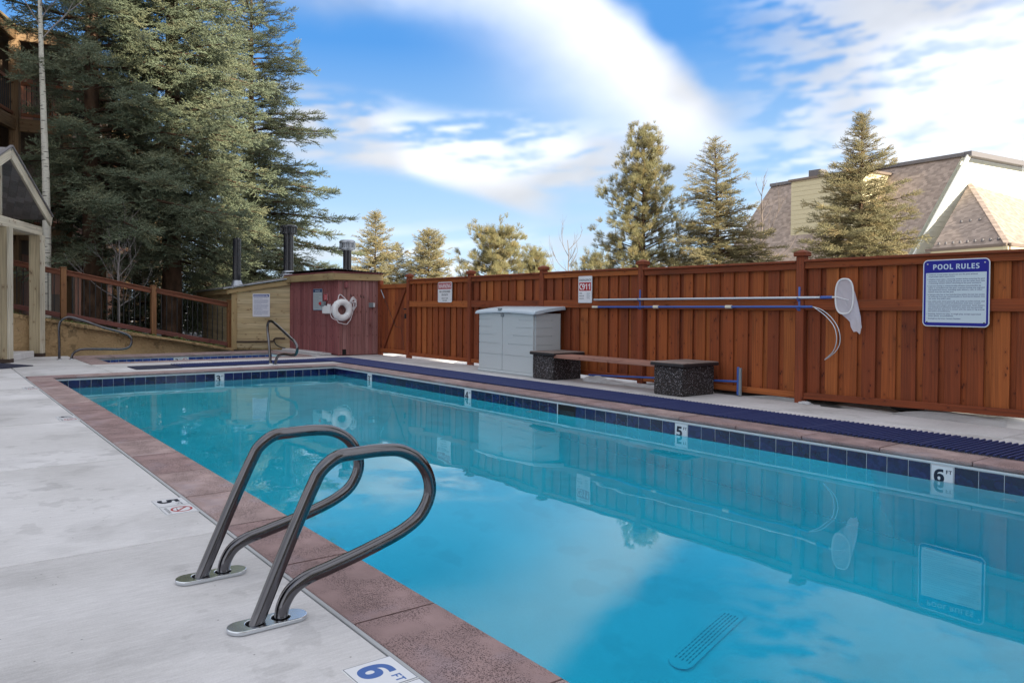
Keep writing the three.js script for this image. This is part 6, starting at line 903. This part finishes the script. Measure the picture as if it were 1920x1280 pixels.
// bare trees
function bare({ name, label, base, H, seed, mat, r0, spreadAng = 0.7, levels = 4, trunkPts, first = 0.35, splits = 5, barkMat, limb = 0.38 }) {
  const t = thing(name, label, 'tree', base.toArray()), r = rng(seed), limbs = [];
  const tp = trunkPts ?? Array.from({ length: 7 }, (_, k) => V(0.04 * H * (r() - 0.5) * k / 6, H * k / 6 - (k ? 0 : 0.2), 0.04 * H * (r() - 0.5) * k / 6));
  part(t, 'trunk', taper(tp, r0, r0 * 0.3, 10), barkMat ?? mat);
  const grow = (p, d, L, rad, lv) => { const pts = [p.clone()], q = p.clone(), e = d.clone(); for (let k = 0; k < 5; k++) { e.add(V((r() - 0.5) * 0.35, 0.1 + (r() - 0.5) * 0.25, (r() - 0.5) * 0.35)).normalize(); q.addScaledVector(e, L / 5); pts.push(q.clone()); } limbs.push(taper(pts, rad, rad * 0.4, 5)); if (lv > 0) for (let k = 0; k < 3 + (lv > 1 ? 1 : 0); k++) { const at = pts[1 + Math.floor(r() * 4.99)], n = e.clone().add(V((r() - 0.5) * 2 * spreadAng, (r() - 0.35) * spreadAng, (r() - 0.5) * 2 * spreadAng)).normalize(); grow(at, n, L * (0.42 + 0.25 * r()), rad * 0.5, lv - 1); } };
  for (let k = 0; k < splits; k++) { const f = first + (0.95 - first) * (k + r() * 0.7) / splits, i = Math.min(5, Math.floor(f * 6)), p = tp[i].clone().lerp(tp[i + 1], f * 6 - i), az = k * 2.4 + r(); grow(p, V(Math.cos(az), 0.55 + 0.6 * r(), Math.sin(az)).normalize(), H * (0.24 + 0.16 * r()) * (1.15 - 0.5 * f), r0 * limb, levels - 1); }
  part(t, 'branches', limbs, mat, { kind: 'stuff' }); return t;
}
{
  const b = atD(86, 598, 17.6), base = V(b.x, b.y, b.z), rel = (px, py) => atD(px, py, 17.6).sub(base), tp = [[86, 602], [84, 520], [87, 440], [85, 330], [81, 215], [77, 110], [74, 0], [74, -90]].map(([x, y]) => rel(x, y)).filter((_, i) => i !== 1);
  bare({ name: 'aspen_tree', label: 'white-barked aspen trunk standing behind the railing', base, H: 8.6, seed: 307, mat: M.greyTwig, barkMat: M.aspen, r0: 0.105, trunkPts: tp, first: 0.72, splits: 9, levels: 3, limb: 0.14 });
}
bare({ name: 'bare_shrub', label: 'leafless grey sapling with many thin stems behind the railing', base: atD(222, 604, 18.0), H: 2.4, seed: 311, mat: M.greyTwig, r0: 0.032, first: 0.14, splits: 15, levels: 3, spreadAng: 0.75, limb: 0.3 });
bare({ name: 'bare_tree', label: 'leafless tree with long curved twigs left of the house', base: ground(1425, 38), H: 6.4, seed: 317, mat: M.twig, r0: 0.09, first: 0.4, splits: 7, levels: 3, spreadAng: 0.45 });
bare({ name: 'bare_tree', label: 'faint leafless birch beyond the fence above the 911 sign', base: ground(1066, 48), H: 5.4, seed: 331, mat: M.twig, r0: 0.06, first: 0.3, splits: 9, levels: 3, spreadAng: 0.4 });
// ivy and weeds under the railing
{
  const r = rng(61), leaf = new THREE.BufferGeometry(); leaf.setAttribute('position', new THREE.Float32BufferAttribute([0, 0, 0, 0.02, 0.018, 0.012, 0.02, 0.018, -0.012, 0.02, 0.018, 0.012, 0.045, 0.01, 0, 0.02, 0.018, -0.012], 3)); leaf.computeVertexNormals();
  const im = new THREE.InstancedMesh(leaf, std('ivy_leaf', [1, 1, 1], { roughness: 0.6 }), 2600); im.name = 'ground_ivy'; im.userData = { kind: 'stuff', label: 'low green ivy along the top of the stucco wall' }; shade(im); const c = new THREE.Color(), e = new THREE.Euler();
  for (let i = 0; i < 2600; i++) { const x = 1.0 + 4.7 * r(), clump = fbm(x * 3, 2, 3, 71); dummy.makeRotationFromEuler(e.set((r() - 0.5) * 1.2, r() * 6.3, (r() - 0.5))).scale(V(1, 1, 1).multiplyScalar(0.7 + 0.9 * r())).setPosition(x, bankY(x) - 0.02 + 0.05 * r() * clump * 2, -17.46 - 0.30 * r() ** 1.3); im.setMatrixAt(i, dummy); c.setRGB(0.07 + 0.06 * r(), 0.10 + 0.06 * r(), 0.03); im.setColorAt(i, c); }
  scene.add(im);
}
console.log('twigs', conifer.count);
renderer.render(scene, camera);
